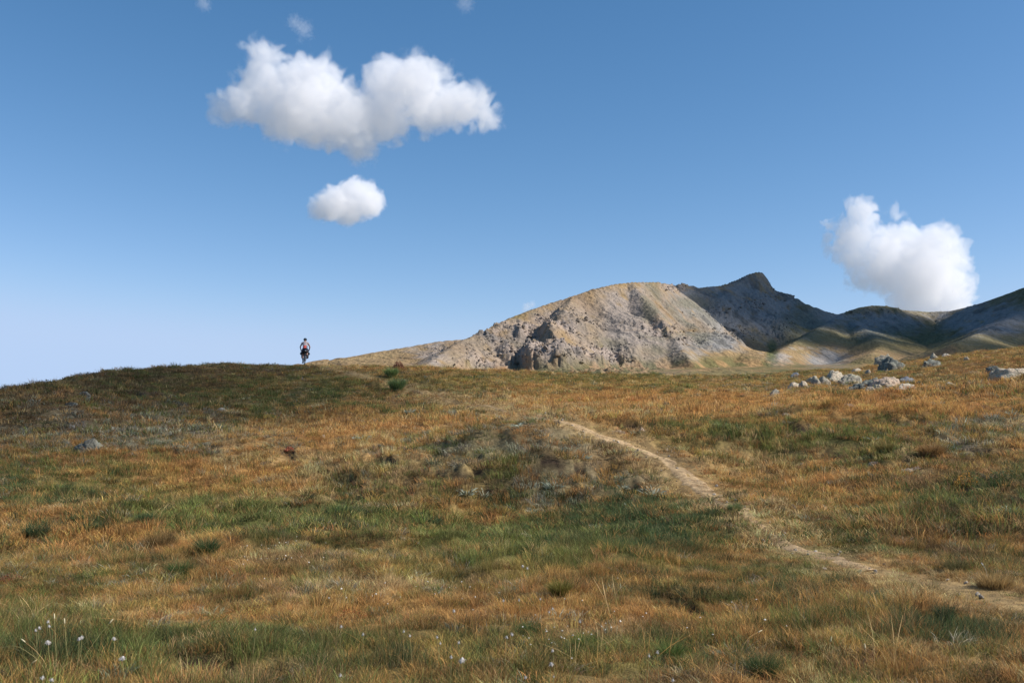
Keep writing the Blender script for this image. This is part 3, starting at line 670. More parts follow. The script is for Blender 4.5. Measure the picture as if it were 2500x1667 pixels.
# ------------------------------------------------------------------ boulders
def rock_mat(name, base, lich, dark):
    m, nt, out = new_mat(name); L = nt.links
    b = N(nt, 'ShaderNodeBsdfPrincipled', i_Roughness=0.9); b.inputs['Specular IOR Level'].default_value = 0.2
    ge = N(nt, 'ShaderNodeTexCoord')
    n1 = N(nt, 'ShaderNodeTexNoise', i_Scale=2.6, i_Detail=6.0, i_Roughness=0.65); n2 = N(nt, 'ShaderNodeTexNoise', i_Scale=9.0, i_Detail=6.0, i_Roughness=0.75)
    n3 = N(nt, 'ShaderNodeTexVoronoi', i_Scale=3.0, feature='DISTANCE_TO_EDGE')
    for n in (n1, n2, n3): L.new(ge.outputs['Object'], n.inputs['Vector'])
    r1 = N(nt, 'ShaderNodeMapRange', i_1=0.46, i_2=0.58); L.new(n1.outputs['Fac'], r1.inputs[0])
    r2 = N(nt, 'ShaderNodeMapRange', i_1=0.52, i_2=0.62); L.new(n2.outputs['Fac'], r2.inputs[0])
    m1 = N(nt, 'ShaderNodeMix', data_type='RGBA'); m1.inputs['A'].default_value = (*base, 1); m1.inputs['B'].default_value = (*lich, 1); L.new(r1.outputs[0], m1.inputs['Factor'])
    m2 = N(nt, 'ShaderNodeMix', data_type='RGBA'); L.new(m1.outputs['Result'], m2.inputs['A']); m2.inputs['B'].default_value = (*dark, 1); L.new(r2.outputs[0], m2.inputs['Factor'])
    L.new(m2.outputs['Result'], b.inputs['Base Color'])
    cr = N(nt, 'ShaderNodeMapRange', i_1=0.0, i_2=0.06); L.new(n3.outputs['Distance'], cr.inputs[0])
    ad = N(nt, 'ShaderNodeMath', operation='MULTIPLY_ADD'); L.new(cr.outputs[0], ad.inputs[0]); ad.inputs[1].default_value = 0.35; L.new(n2.outputs['Fac'], ad.inputs[2])
    bp = N(nt, 'ShaderNodeBump', i_Strength=0.8, i_Distance=0.06); L.new(ad.outputs[0], bp.inputs['Height']); L.new(bp.outputs[0], b.inputs['Normal'])
    L.new(b.outputs[0], out.inputs[0]); return m
RM = {'pale': rock_mat('pale_stone', (.50,.41,.30), (.42,.38,.28), (.12,.12,.10)), 'grey': rock_mat('grey_stone', (.31,.265,.20), (.34,.32,.235), (.075,.08,.07)),
      'dark': rock_mat('dark_stone', (.135,.13,.105), (.23,.235,.19), (.05,.055,.05)), 'pink': rock_mat('pink_stone', (.45,.34,.25), (.40,.33,.25), (.24,.17,.12)), 'blue': rock_mat('blue_stone', (.16,.17,.19), (.23,.24,.23), (.08,.085,.095))}
import bmesh
_ICO = {}
def ico(lv):
    if lv not in _ICO:
        bm = bmesh.new(); bmesh.ops.create_icosphere(bm, subdivisions=lv, radius=1.0)
        _ICO[lv] = (np.array([v.co[:] for v in bm.verts]), np.array([[v.index for v in f.verts] for f in bm.faces])); bm.free()
    return _ICO[lv]
def rock_shape(seed, lv=4, facets=12, rough=1.0):
    V, Fc = ico(lv); r_ = np.random.default_rng(seed); P = V.copy()
    P *= (1 + 0.28 * perlin3(V * 1.1 + seed * 3.7, seed))[:, None]
    for k in range(facets):
        n = r_.normal(size=3); n /= np.linalg.norm(n); c = r_.uniform(0.55, 0.85)
        d = P @ n - c; P -= np.where(d > 0, d, 0)[:, None] * n * r_.uniform(.8, 1.0)
    if rough:
        Pn = P / (np.linalg.norm(P, axis=1)[:, None] + 1e-6)
        g = 0.10 * perlin3(P * 3.2 + seed, seed + 5) + 0.05 * perlin3(P * 7 + seed, seed + 9) + 0.025 * perlin3(P * 15, seed + 11)
        g -= 0.10 * np.clip(0.10 - np.abs(perlin3(P * 2.3 + 9, seed + 2)), 0, .1) / .1        # cracks
        P += Pn * (g * rough)[:, None]
    return P, Fc
BOULDERS = [ # u, base v, w, h, family, depth ratio, label
 (2161,884,32,23,'grey',.9,'grey-green domed boulder standing just behind the big dark boulder'),
 (2182,903,60,38,'dark',.8,'largest dark boulder with a pale pointed top on the right slope'),
 (2275,893,44,21,'dark',.8,'dark blue-black boulder right of the twin boulders below the ridge line'),
 (2288,874,22,16,'grey',.8,'pale-topped little boulder breaking the right-hand ridge line'),
 (2095,907,21,10,'pale',.8,'small flat pale stone with a dark underside above the outcrop'),
 (1946,919,25,12,'blue',.7,'bluish half-buried stone above the left end of the outcrop'),
 (1940,946,28,16,'pale',.8,'whitish stone at the left tip of the rock outcrop'),
 (1966,943,23,15,'pale',.7,'small cream rock second from the left in the outcrop'),
 (1987,941,35,26,'grey',.8,'mottled grey rock third from the left in the outcrop'),
 (2012,938,34,23,'grey',.8,'greenish lichened rock left of the tall round boulder'),
 (2046,934,46,34,'pale',.9,'tall round split boulder, the highest rock of the outcrop'),
 (2080,935,54,26,'grey',.8,'sloping lichen-patched rock just right of the tall round boulder'),
 (2113,948,78,29,'dark',.6,'broad dark lichen-covered mass in the middle of the outcrop'),
 (2178,947,78,31,'pink',.7,'big smooth pinkish slab, the broadest light rock of the outcrop'),
 (2219,933,32,17,'blue',.7,'bluish grey rock leaning on the right end of the pink slab'),
 (2128,953,23,11,'pale',.7,'low pale stone at the front edge below the dark lichened mass'),
 (2147,951,21,15,'pale',.7,'cracked pale stone between the dark mass and the pink slab'),
 (2170,952,23,15,'grey',.7,'small dark-faced stone at the foot of the pink slab'),
 (2208,952,58,19,'pale',.6,'long whitish cracked rock along the front right of the outcrop'),
 (2249,945,24,17,'dark',.8,'dark stone with a cream cap at the right end of the outcrop'),
 (2252,951,30,7,'pink',.7,'flat low stone trailing off the right end of the outcrop'),
 (2440,909,36,19,'dark',.9,'dark block with a thin pale top beside the slab at the right edge'),
 (2500,920,116,24,'pale',.5,'long pale lichened slab running out of the right edge'),
 (2323,946,36,16,'grey',.8,'lone mottled grey rock between the outcrop and the right-edge slab'),
 (1893,962,24,16,'grey',.9,'isolated grey stone in orange grass left of the outcrop'),
 (2352,934,22,7,'grey',.7,'low flat stone in the grass behind the lone mottled rock'),
 (2362,879,13,11,'grey',.8,'tiny grey stone on the ridge line at the upper right'),
 (2258,913,11,6,'pale',.7,'small white stone lying in grass right of the big dark boulder'),
 (2121,910,15,10,'grey',.8,'lichened stone just left of the foot of the big dark boulder'),
 (2318,867,26,7,'pale',.8,'thin row of pale stone just under the right ridge line'),
 (215,1100,74,32,'dark',.7,'broad domed grey boulder half sunk in the shaded left hillside'),
 (298,1057,22,13,'pale',.8,'small pale stone up and right of the domed boulder'),
 (203,968,26,15,'dark',.8,'dim grey rock high on the shaded left hillside'),
 (170,991,30,11,'dark',.7,'flat dim rock below the highest rock of the left hillside'),
 (538,1003,23,10,'pale',.7,'small whitish stone in the dark upper part of the left slope'),
 (6,952,26,13,'dark',.8,'dark rock on the skyline at the left edge'),
 (786,1066,13,7,'pink',.7,'small pinkish stone in dry grass below the green tussocks'),
 (1956,1134,14,6,'pale',.7,'small white stone lying on the slope right of the path'),
 (1843,1205,12,10,'grey',.8,'small grey stone just right of the path'),
 (1568,1052,17,11,'pink',.7,'small pinkish stone beside the upper path')]
def on_ground(u, v): p = ray_ground(u, v, H); return p
def put_rock(i, u, v, w, h, fam, dr, label):
    p = on_ground(u, v + 1); s = px_size(p[1]); W_, H_ = w * s * 1.32, h * s * .92
    P, Fc = rock_shape(1000 + i * 13, 5 if w > 40 else (4 if w > 18 else 3), 9 + i % 6)
    P = P - np.array([(P[:, 0].max() + P[:, 0].min()) / 2, 0, 0]); P[:, 0] /= (P[:, 0].max() - P[:, 0].min()) / 2; P[:, 2] /= P[:, 2].max()
    sink = 0.42
    P = P * np.array([W_ / 2, W_ / 2 * dr, H_ / (1 - sink) * 1.0]); P[:, 2] = np.maximum(P[:, 2], -H_ * 0.8)
    o = mesh_obj('boulder', P, Fc, RM[fam], smooth=True)
    cy_ = p[1] + W_ * dr * .35; base = float(H(np.array([p[0]]), np.array([cy_]))[0])
    o.location = (p[0], cy_, p[2] - sink * H_ / (1 - sink) * 0.9)
    tag(o, label, 'rock' if w < 20 else 'boulder', 'stones and boulders on the pasture')
path_stones()
for i, b_ in enumerate(BOULDERS): put_rock(i, *b_)
def far_rock(u, v, Y, w, h, fam, label):
    p = at(u, v, Y); z = float(H_far(np.array([p[0]]), np.array([Y * 1.0]), True)[0][0]); s = px_size(Y)
    P, Fc = rock_shape(int(u), 4, 10); P = P * np.array([w * s / 2, w * s / 2, h * s * .9])
    o = mesh_obj('boulder', P, Fc, RM[fam]); o.location = (p[0], Y, z + h * s * .25); tag(o, label, 'boulder', 'stones and boulders on the pasture')
far_rock(1792, 897, 455, 14, 9, 'dark', 'distant dark boulder on top of the low grassy knoll before the mountain')
far_rock(1754, 903, 440, 9, 4, 'pale', 'distant small white boulder on the low grassy knoll')

# far rubble on the crags and screes
def far_rubble():
    r2 = np.random.default_rng(5); m = (frel > .15) & (fcrest > 3)
    u_ok = (fu > 950) & (fu < 2560) & m
    wgt = (fcrag * 2.2 + rocky * .9 * smooth(.05, .4, fbm(fx / 22, fy / 30, 3, 581))) * u_ok
    # equal area weighting of the polar grid
    wgt = wgt * np.hypot(fx, fy) ; wgt /= wgt.sum()
    n = 12000; i = r2.choice(len(fx), n, p=wgt)
    P = np.c_[fx[i] + r2.normal(size=n) * .8, fy[i] + r2.normal(size=n) * .8, fz[i] - .2]
    size = np.exp(r2.normal(size=n) * .55) * (.6 + .9 * fcrag[i]) * 0.55; size = np.minimum(size, 2.6)
    scl = np.c_[size * r2.uniform(.8, 1.5, n), size * r2.uniform(.8, 1.3, n), size * r2.uniform(.6, 1.3, n)]
    rot = np.c_[r2.normal(size=(n, 2)) * .4, r2.uniform(0, 6.28, n)]
    t = C[i] * r2.uniform(.45, 1.05, (n, 1))
    m_, nt, out = new_mat('rubble'); L = nt.links
    b = N(nt, 'ShaderNodeBsdfPrincipled', i_Roughness=0.95); a = N(nt, 'ShaderNodeAttribute', attribute_name='tint', attribute_type='INSTANCER')
    L.new(a.outputs['Color'], b.inputs['Base Color']); L.new(b.outputs[0], out.inputs[0])
    pr = []
    for k in range(7):
        Pk, Fk = rock_shape(50 + k, 2, 8, .6); me = bpy.data.meshes.new('rubble_stone'); me.from_pydata(Pk.tolist(), [], Fk.tolist()); me.materials.append(m_); pr.append(me)
    scatter('rubble', 'loose rocks and blocks strewn over the crags and screes of the mountain', pr, P, rot, scl, t.clip(.02, .8), r2.integers(0, 7, n))
far_rubble()

# ------------------------------------------------------------------ single tussocks and plants
GM = {}
def gmat(col):
    if col not in GM: GM[col] = grass_mat('plant_blades', False, tuple(c * 1.35 for c in col))
    return GM[col]
TUSS = [ # u, base v, w, h, colour, label
 (955,922,34,18,(.17,.25,.08),'bright green grass tussock on the slope right of the cyclist'),
 (968,958,44,24,(.15,.22,.08),'larger green tussock with a brown skirt below the bright green one'),
 (436,1412,66,36,(.03,.075,.02),'dark green tussock in the damp orange grass, lower left'),
 (502,1360,50,40,(.045,.085,.03),'green tussock with pale dry tips above the dark green tussock'),
 (386,1350,84,42,(.15,.095,.035),'big olive-brown tussock left of the pale-tipped green one'),
 (83,1317,68,34,(.04,.07,.03),'broad dark tussock near the left edge of the lower slope'),
 (240,1303,52,24,(.04,.08,.03),'dark green tussock between the left edge and the olive-brown tussock'),
 (190,1283,44,18,(.045,.08,.03),'small dark tussock uppermost in the left row of tussocks'),
 (350,1280,52,20,(.05,.09,.035),'low green tussock at the foot of the left hillside'),
 (1433,1592,58,40,(.08,.13,.03),'bright green tussock in the lower centre among dry stems'),
 (1642,1613,48,42,(.075,.125,.028),'bright green tussock at lower centre, right of the dry stems'),
 (1368,1455,50,34,(.15,.14,.03),'yellow-green tussock at the middle of the meadow'),
 (1293,1556,56,36,(.055,.095,.03),'mid green tussock left of the bright green ones'),
 (1870,1658,90,56,(.04,.075,.025),'large dark green tussock near the bottom edge right of centre'),
 (2313,1533,48,36,(.03,.055,.025),'nearly black-green tussock below the path at lower right'),
 (2167,1106,52,24,(.17,.14,.045),'olive tussock on the right slope left of the dark bank'),
 (2282,1120,82,26,(.24,.14,.055),'orange-brown tuft of grass overhanging the dark bank on the right'),
 (1795,1250,34,20,(.14,.18,.07),'tall dark green tuft at the left edge of the path'),
 (2340,1400,60,30,(.10,.09,.035),'olive tuft above the bare strip at the lower right'),
 (2440,1440,110,34,(.30,.20,.08),'long straw-coloured tuft beside the path at the right edge')]
def place_mesh(name, me, p, label, cat, group=None):
    o = link(bpy.data.objects.new(name, me)); o.location = (p[0], p[1], float(H(np.array([p[0]]), np.array([p[1]]))[0]) - .02); o.rotation_euler.z = p[0] * 3 % 6
    tag(o, label, cat, group); return o
for i, (u, v, w, h, col, lab) in enumerate(TUSS):
    p = on_ground(u, v); s = px_size(p[1]); wd = max(.0022, .38 * s * 2.44)
    nb = int(460 + w * 6)
    me = blades_mesh('grass_tussock', nb, w * s * .33, h * s * 1.45, wd, .5, 900 + i, 3, curl=.8, mat=gmat(col), hue_p=.2)
    p2 = (p[0], p[1] + w * s * .2, 0); place_mesh('grass_tussock', me, p2, lab, 'tussock', 'single tussocks of grass')

def leaf_mesh(name, n, radius, height, L_, W_, seed, mat, up=.6, round_=False):
    """A plant of separate flat leaves on a dome."""
    r2 = np.random.default_rng(seed); V = []; Fq = []; var = []
    for i in range(n):
        a = r2.uniform(0, 6.283); rr_ = radius * math.sqrt(r2.uniform()); b = np.array([rr_ * math.cos(a), rr_ * math.sin(a), height * (1 - (rr_ / radius) ** 2) * r2.uniform(.25, 1)])
        if not round_: b[2] *= .35
        d = np.array([math.cos(a) + r2.normal() * .4, math.sin(a) + r2.normal() * .4, up * r2.uniform(.3, 1.8)]); d /= np.linalg.norm(d)
        s = np.cross(d, r2.normal(size=3)); s /= np.linalg.norm(s); l = L_ * r2.uniform(.6, 1.3); w = W_ * r2.uniform(.7, 1.3); k = len(V); sag = np.array([0, 0, -.25 * l])
        pts = [b, b + d * l * .35 + s * w * .5, b + d * l * .7 + s * w * .4 + sag * .4, b + d * l + sag, b + d * l * .7 - s * w * .4 + sag * .4, b + d * l * .35 - s * w * .5]
        V += [tuple(q) for q in pts]; Fq += [(k, k+1, k+5), (k+1, k+2, k+4, k+5), (k+2, k+3, k+4)]
        g = r2.uniform(.6, 1.4); var += [(g, 1.0 if r2.uniform() < .12 else 0, .5, 1)] * 6
    me = bpy.data.meshes.new(name); me.from_pydata(V, [], Fq); set_color(me, 'var', np.array(var, np.float32)); me.materials.append(mat); me.update(); return me
SILVER = [ (2293,990,40,16,'pale star-shaped leafy plant in orange grass above the right slope'),(2470,1018,38,22,'silvery leafy plant near the right edge under the slab'),
 (2225,1238,24,24,'thin silvery plant with long pointed leaves, right of the path'),(2463,1252,34,28,'spiky silver plant near the right edge of the slope'),
 (1354,1190,44,30,'silver-grey plant with dark soil behind it on the central knoll'),(1520,1198,24,20,'small green-white leafy plant right of centre on the knoll'),
 (1140,1219,34,34,'left one of two dark silvery plants on the knoll foot'),(1183,1219,32,34,'right one of two dark silvery plants on the knoll foot'),
 (1544,1242,32,22,'pale leafy plant in front of a dark hollow near the path'),(1302,1256,24,30,'upright grey plant above the bare earth mound'),
 (1455,1291,22,20,'little pale-leaved plant in green grass right of the earth mound'),(1598,1212,58,32,'wide grey-leaved clump left of the path'),
 (1040,1075,40,18,'grey-green plant below the upper bank left of the path'),(1265,1040,40,18,'silver clump beside the upper bend of the path'),
 (878,1072,66,20,'wide silver-grey patch plant on the dry middle slope'),(1000,1012,26,16,'blue-green little plant under the larger green tussock'),
 (1420,1120,44,24,'grey plant on top of the central knoll'),(2130,1075,40,18,'grey-green plant on the right slope above the bare scar')]
for i, (u, v, w, h, lab) in enumerate(SILVER):
    p = on_ground(u, v); s = px_size(p[1]); me = leaf_mesh('silver_leaved_plant', 46, w * s * .35, h * s * .5, h * s * .85, max(.008, 1.1 * s * 2), 1500 + i, gmat((.27, .30, .235)), up=.9)
    place_mesh('silver_leaved_plant', me, (p[0], p[1] + w * s * .15), lab, 'leafy plant', 'silver-leaved plants on the pasture')
SHRUBS = [(2368,1186,64,44,(.42,.20,.035),'low shrub with yellow and orange leaves on the right slope'),(614,1504,76,30,(.13,.075,.03),'dark low shrub with reddish leaves in the lower left meadow'),
 (850,1520,110,38,(.26,.085,.03),'wide rusty red-leaved shrub in the lower meadow, left of centre'),(1237,1613,112,32,(.075,.095,.03),'low dark green leafy shrub at the bottom centre'),
 (1993,1614,62,44,(.26,.27,.09),'pale yellow-green leafy herb near the bottom edge on the right'),(20,1425,60,30,(.20,.07,.035),'reddish low shrub at the left edge of the meadow'),
 (972,899,28,26,(.19,.085,.055),'rusty brown bush on the skyline right of the cyclist'),(706,1105,24,14,(.38,.15,.09),'small red herb on the dry slope below the cyclist'),
 (2100,1350,60,24,(.10,.09,.03),'dark leafy shrub at the right edge of the lower path'),(1735,1030,60,30,(.09,.11,.035),'dark green cushion shrub on the slope left of the outcrop'),(2470,1180,60,50,(.05,.07,.025),'dark bushy herb at the right edge of the slope')]
for i, (u, v, w, h, col, lab) in enumerate(SHRUBS):
    p = on_ground(u, v); s = px_size(p[1])
    me = leaf_mesh('low_shrub', 520, w * s * .5, h * s * .8, 3.4 * s, 2.4 * s, 1700 + i, gmat(col), up=.7, round_=True)
    place_mesh('low_shrub', me, (p[0], p[1] + w * s * .25), lab, 'shrub', 'low shrubs and herbs')

# bare earth mounds
MOUNDS = [(1275,1312,100,34,'bare grey-pink earth mound in the green grass at the centre'),(2225,1152,74,24,'bare earth scar just below the dark bank on the right slope'),
 (2133,1140,36,20,'small bare earth patch left of the dark bank on the right'),
 (1922,1016,38,12,'bare earth patch among green cushions right of the upper path'),(2083,996,44,12,'bare pale earth patch just under the rock outcrop'),(1515,1062,50,12,'bare reddish earth lip above the path')]
m_soil = simple_mat('bare_earth', (.30, .225, .16), .95, 0, .5, 30)
for i, (u, v, w, h, lab) in enumerate(MOUNDS):
    p = on_ground(u, v); s = px_size(p[1]); a_, b_ = w * s / 2, max(h * s * 1.6, w * s * .3); n1, n2 = 40, 14; V = []; ii = []
    for r in range(n2):
        row = []
        for k in range(n1):
            t = r / (n2 - 1); an = k / n1 * 2 * math.pi; q = t * (1 + .18 * math.sin(3 * an + i) + .1 * math.sin(7 * an)); row.append(len(V)); V.append((p[0] + a_ * q * math.cos(an), p[1] + b_ * .5 + b_ * .5 * q * math.sin(an), t))
        ii.append(row)
    V = np.array(V); z = H(V[:, 0], V[:, 1]); t = V[:, 2]
    z = z + h * s * .18 * (1 - t ** 2) ** .8 + .03 * (1 - t) - .06 * t ** 4 + .03 * fbm(V[:, 0] * 9, V[:, 1] * 9, 3, 801) * (1 - t)
    c0 = np.array([p[0], p[1], p[2]]); me = quad_mesh('earth_mound', np.c_[V[:, :2], z] - c0, grid_quads(np.array(ii), False)); 
    idx_ = np.array(ii); 
    Q2 = np.stack([idx_[:-1, -1], idx_[:-1, 0], idx_[1:, 0], idx_[1:, -1]], -1)
    me = quad_mesh('earth_mound', np.c_[V[:, :2], z] - c0, np.r_[grid_quads(idx_), Q2[:, ::-1]], m_soil)
    o = link(bpy.data.objects.new('earth_mound', me)); o.location = c0; tag(o, lab, 'earth mound', 'bare earth patches')

# ------------------------------------------------------------------ tubes, stalks, cotton grass
def tube(points, radii, sides=6):
    P = [Vector(p) for p in points]; V = []; Fc = []
    if isinstance(radii, (int, float)): radii = [radii] * len(P)
    prev = None
    for i, p in enumerate(P):
        t = (P[min(i+1, len(P)-1)] - P[max(i-1, 0)]).normalized()
        if prev is None: a = t.orthogonal().normalized()
        else: a = (prev - t * prev.dot(t)).normalized()
        prev = a; b = t.cross(a)
        for k in range(sides):
            an = 2 * math.pi * k / sides; V.append(tuple(p + (a * math.cos(an) + b * math.sin(an)) * radii[i]))
    for i in range(len(P) - 1):
        for k in range(sides): Fc.append((i*sides+k, i*sides+(k+1)%sides, (i+1)*sides+(k+1)%sides, (i+1)*sides+k))
    Fc.append(tuple(range(sides))[::-1]); Fc.append(tuple(range((len(P)-1)*sides, len(P)*sides)))
    return V, Fc
def bez(pts, n=14):
    """Smooth curve through the control polygon (Catmull-Rom)."""
    P = [Vector(p) for p in pts]; P = [P[0] * 2 - P[1]] + P + [P[-1] * 2 - P[-2]]; out = []
    for i in range(1, len(P) - 2):
        for k in range(n):
            t = k / n; a, b, c, d = P[i-1], P[i], P[i+1], P[i+2]
            out.append(0.5 * ((2*b) + (c-a)*t + (2*a-5*b+4*c-d)*t*t + (3*b-a-3*c+d)*t**3))
    out.append(P[-2]); return out
m_stalk = simple_mat('dry_stalk', (.34, .29, .11), .8, 0, .2, 40); m_straw = simple_mat('straw_stalk', (.52, .33, .13), .8, 0, .2, 40)
m_cotton = simple_mat('cotton', (.52, .49, .45), .95, 0, .2, 200); m_seed = simple_mat('seed_head', (.55, .47, .28), .9, 0, .2, 80)
STALKS = [([(138,1660),(137,1600),(133,1512)],m_stalk,'tallest upright straw-yellow stalk at the lower left edge'),
 ([(126,1660),(112,1622),(89,1590),(62,1567)],m_straw,'yellow stalk arching up to the left, upper of the pair at lower left'),
 ([(124,1662),(104,1625),(80,1600),(40,1577),(0,1580)],m_stalk,'yellow stalk arching flat to the left edge, lower of the pair'),
 ([(186,1640),(206,1604),(238,1556),(266,1522)],m_stalk,'long straight stalk leaning right at the lower left'),
 ([(166,1632),(163,1590),(158,1523)],m_stalk,'thin upright stalk between the tall stalk and the leaning stalk'),
 ([(30,1660),(52,1640),(76,1620)],m_straw,'short orange stalk leaning right at the lower left corner'),
 ([(1800,1600),(1815,1575),(1830,1555),(1850,1543)],m_straw,'pale bent stalk with a drooping tip right of the bottom centre'),
 ([(2020,1610),(2024,1590),(2028,1566)],m_straw,'short thin stalk beside the pale leafy herb'),
 ([(2116,1620),(2115,1600),(2113,1584)],m_straw,'short orange stalk right of the pale leafy herb'),
 ([(2412,1418),(2409,1400),(2405,1386),(2401,1380)],m_cotton,'bleached dead stalk standing right of the lower path')]
for pts, mt, lab in STALKS:
    p0 = on_ground(*pts[0]); Yk = p0[1]; root = bpy.data.objects.new('grass_stalk', None); link(root); root.location = p0; root.empty_display_size = .1
    W_ = [at(u, v, Yk + (i * .02)) - p0 for i, (u, v) in enumerate(pts)]; c = bez([(0, 0, -.03)] + W_[1:], 10)
    V, Fc = tube(c, list(np.linspace(.0019, .0010, len(c))), 5); mesh_obj('stem', V, Fc, mt, root)
    e = c[-1]; d = (c[-1] - c[-3]).normalized(); V, Fc = tube([e, e + d * .012, e + d * .03, e + d * .04], [.0015, .0045, .004, .001], 6); mesh_obj('seed_head', V, Fc, m_seed if mt is not m_cotton else mt, root)
    tag(root, lab, 'grass stalk', 'single tall grass stalks')
COTTON = [ # u, v of the head, size px, label
 (117,1519,9,'upper tuft of the pair of cotton grass heads by the tallest stalk'),(120,1529,9,'lower tuft of the pair of cotton grass heads by the tallest stalk'),
 (96,1533,9,'ragged cotton grass head left of the pair by the tallest stalk'),(87,1541,7,'faint cotton grass head farthest left near the stalks'),
 (117,1570,15,'long hanging white cotton grass head left of the tallest stalk'),(193,1560,11,'left half of the split cotton grass head behind the leaning stalk'),(200,1557,10,'right half of the split cotton grass head behind the leaning stalk'),
 (278,1561,11,'round cotton grass head right of the leaning stalk'),(299,1608,16,'long double cotton grass head standing over the green hollow'),(103,1658,12,'white cotton grass head at the bottom edge, left one'),(126,1662,11,'white cotton grass head at the bottom edge, right one'),
 (886,1549,8,'white cotton grass head alone right of the dark hollow'),(986,1543,7,'small upright cotton grass head left of centre, higher of two'),(1001,1553,7,'small upright cotton grass head left of centre, lower of two'),
 (1067,1556,8,'thin hanging cotton grass head in the lower meadow'),(1075,1572,6,'tiny cotton grass head below the thin hanging one'),(1120,1569,8,'white cotton grass head above the largest one'),
 (1101,1606,9,'grey-white cotton grass head left of the largest one'),(1127,1614,20,'largest white cotton grass head, low in the centre'),(1237,1557,9,'left of two slanting cotton grass heads at the middle tussock'),(1250,1549,9,'right of two slanting cotton grass heads at the middle tussock'),
 (1349,1589,9,'cotton grass head in front of the mid green tussocks'),(1346,1622,14,'second largest cotton grass head, right of the leafy shrub'),(1283,1655,9,'white cotton grass head near the bottom edge at the centre'),(1352,1653,5,'speck of cotton grass near the bottom edge right of centre'),
 (1605,1593,9,'cotton grass head beside the right bright green tussock'),(1585,1602,7,'smaller cotton grass head left of the right bright tussock'),(1643,1661,9,'cotton grass head at the bottom edge under the bright tussock'),
 (1108,1493,9,'flat white cotton grass head in the straw-coloured band'),(1229,1468,6,'pair-top speck of cotton grass at the yellow-green tussock'),(1319,1464,6,'brownish cotton grass head just left of the yellow-green tussock'),(1267,1468,6,'brownish cotton grass head farthest left of the tussock row'),
 (1349,1486,7,'small cotton grass head below the yellow-green tussock'),(1341,1495,6,'lower small cotton grass head under the yellow-green tussock'),(1276,1382,8,'highest white cotton grass head, in the green belt'),(1287,1390,7,'second white cotton grass head of the green belt'),
 (1416,1517,8,'pale cotton grass head among tall dry stems'),(623,1537,6,'small round cotton grass head under the dark reddish shrub'),(833,1531,8,'cotton grass head below the rusty red-leaved shrub'),(831,1649,9,'cotton grass head at the right end of the dark hollow')]
for i, (u, v, sz, lab) in enumerate(COTTON):
    hg = .20 if v > 1500 else .24
    p = ray_ground(u, v, lambda x, y: H(x, y) + hg); g = float(H(np.array([p[0]]), np.array([p[1]]))[0]); s = px_size(p[1]); S = sz * s * .82
    root = bpy.data.objects.new('cotton_grass', None); link(root); root.location = (p[0], p[1], g); root.empty_display_size = .05
    rr2 = random.Random(i); lx = rr2.uniform(-.05, .05); V, Fc = tube(bez([(-lx, 0, -.02), (-lx * .3, .01, hg * .5), (0, 0, hg + S * .3)], 6), .0014, 5); mesh_obj('stem', V, Fc, m_stalk, root)
    Vr, Fr = ico(3); q = Vr * (1 + .28 * perlin3(Vr * 2.5 + i, i))[:, None] * np.array([.24, .22, .46]) * S; q[:, 0] += .25 * S * (q[:, 2] / S) * rr2.choice([-1, 1]); q[:, 2] += hg
    fl = leaf_mesh('fluff', 90, .26 * S, .1, .6 * S, .045 * S, i, m_cotton, up=-1.2)
    o = mesh_obj('seed_head', q, Fr, m_cotton, root)
    V2 = [(vv.co.x, vv.co.y, vv.co.z * .6 + hg) for vv in fl.vertices]; F2 = [tuple(pp.vertices) for pp in fl.polygons]
    mesh_obj('fluff', V2, F2, m_cotton, o)
    tag(root, lab, 'cotton grass', 'cotton grass heads in the meadow')

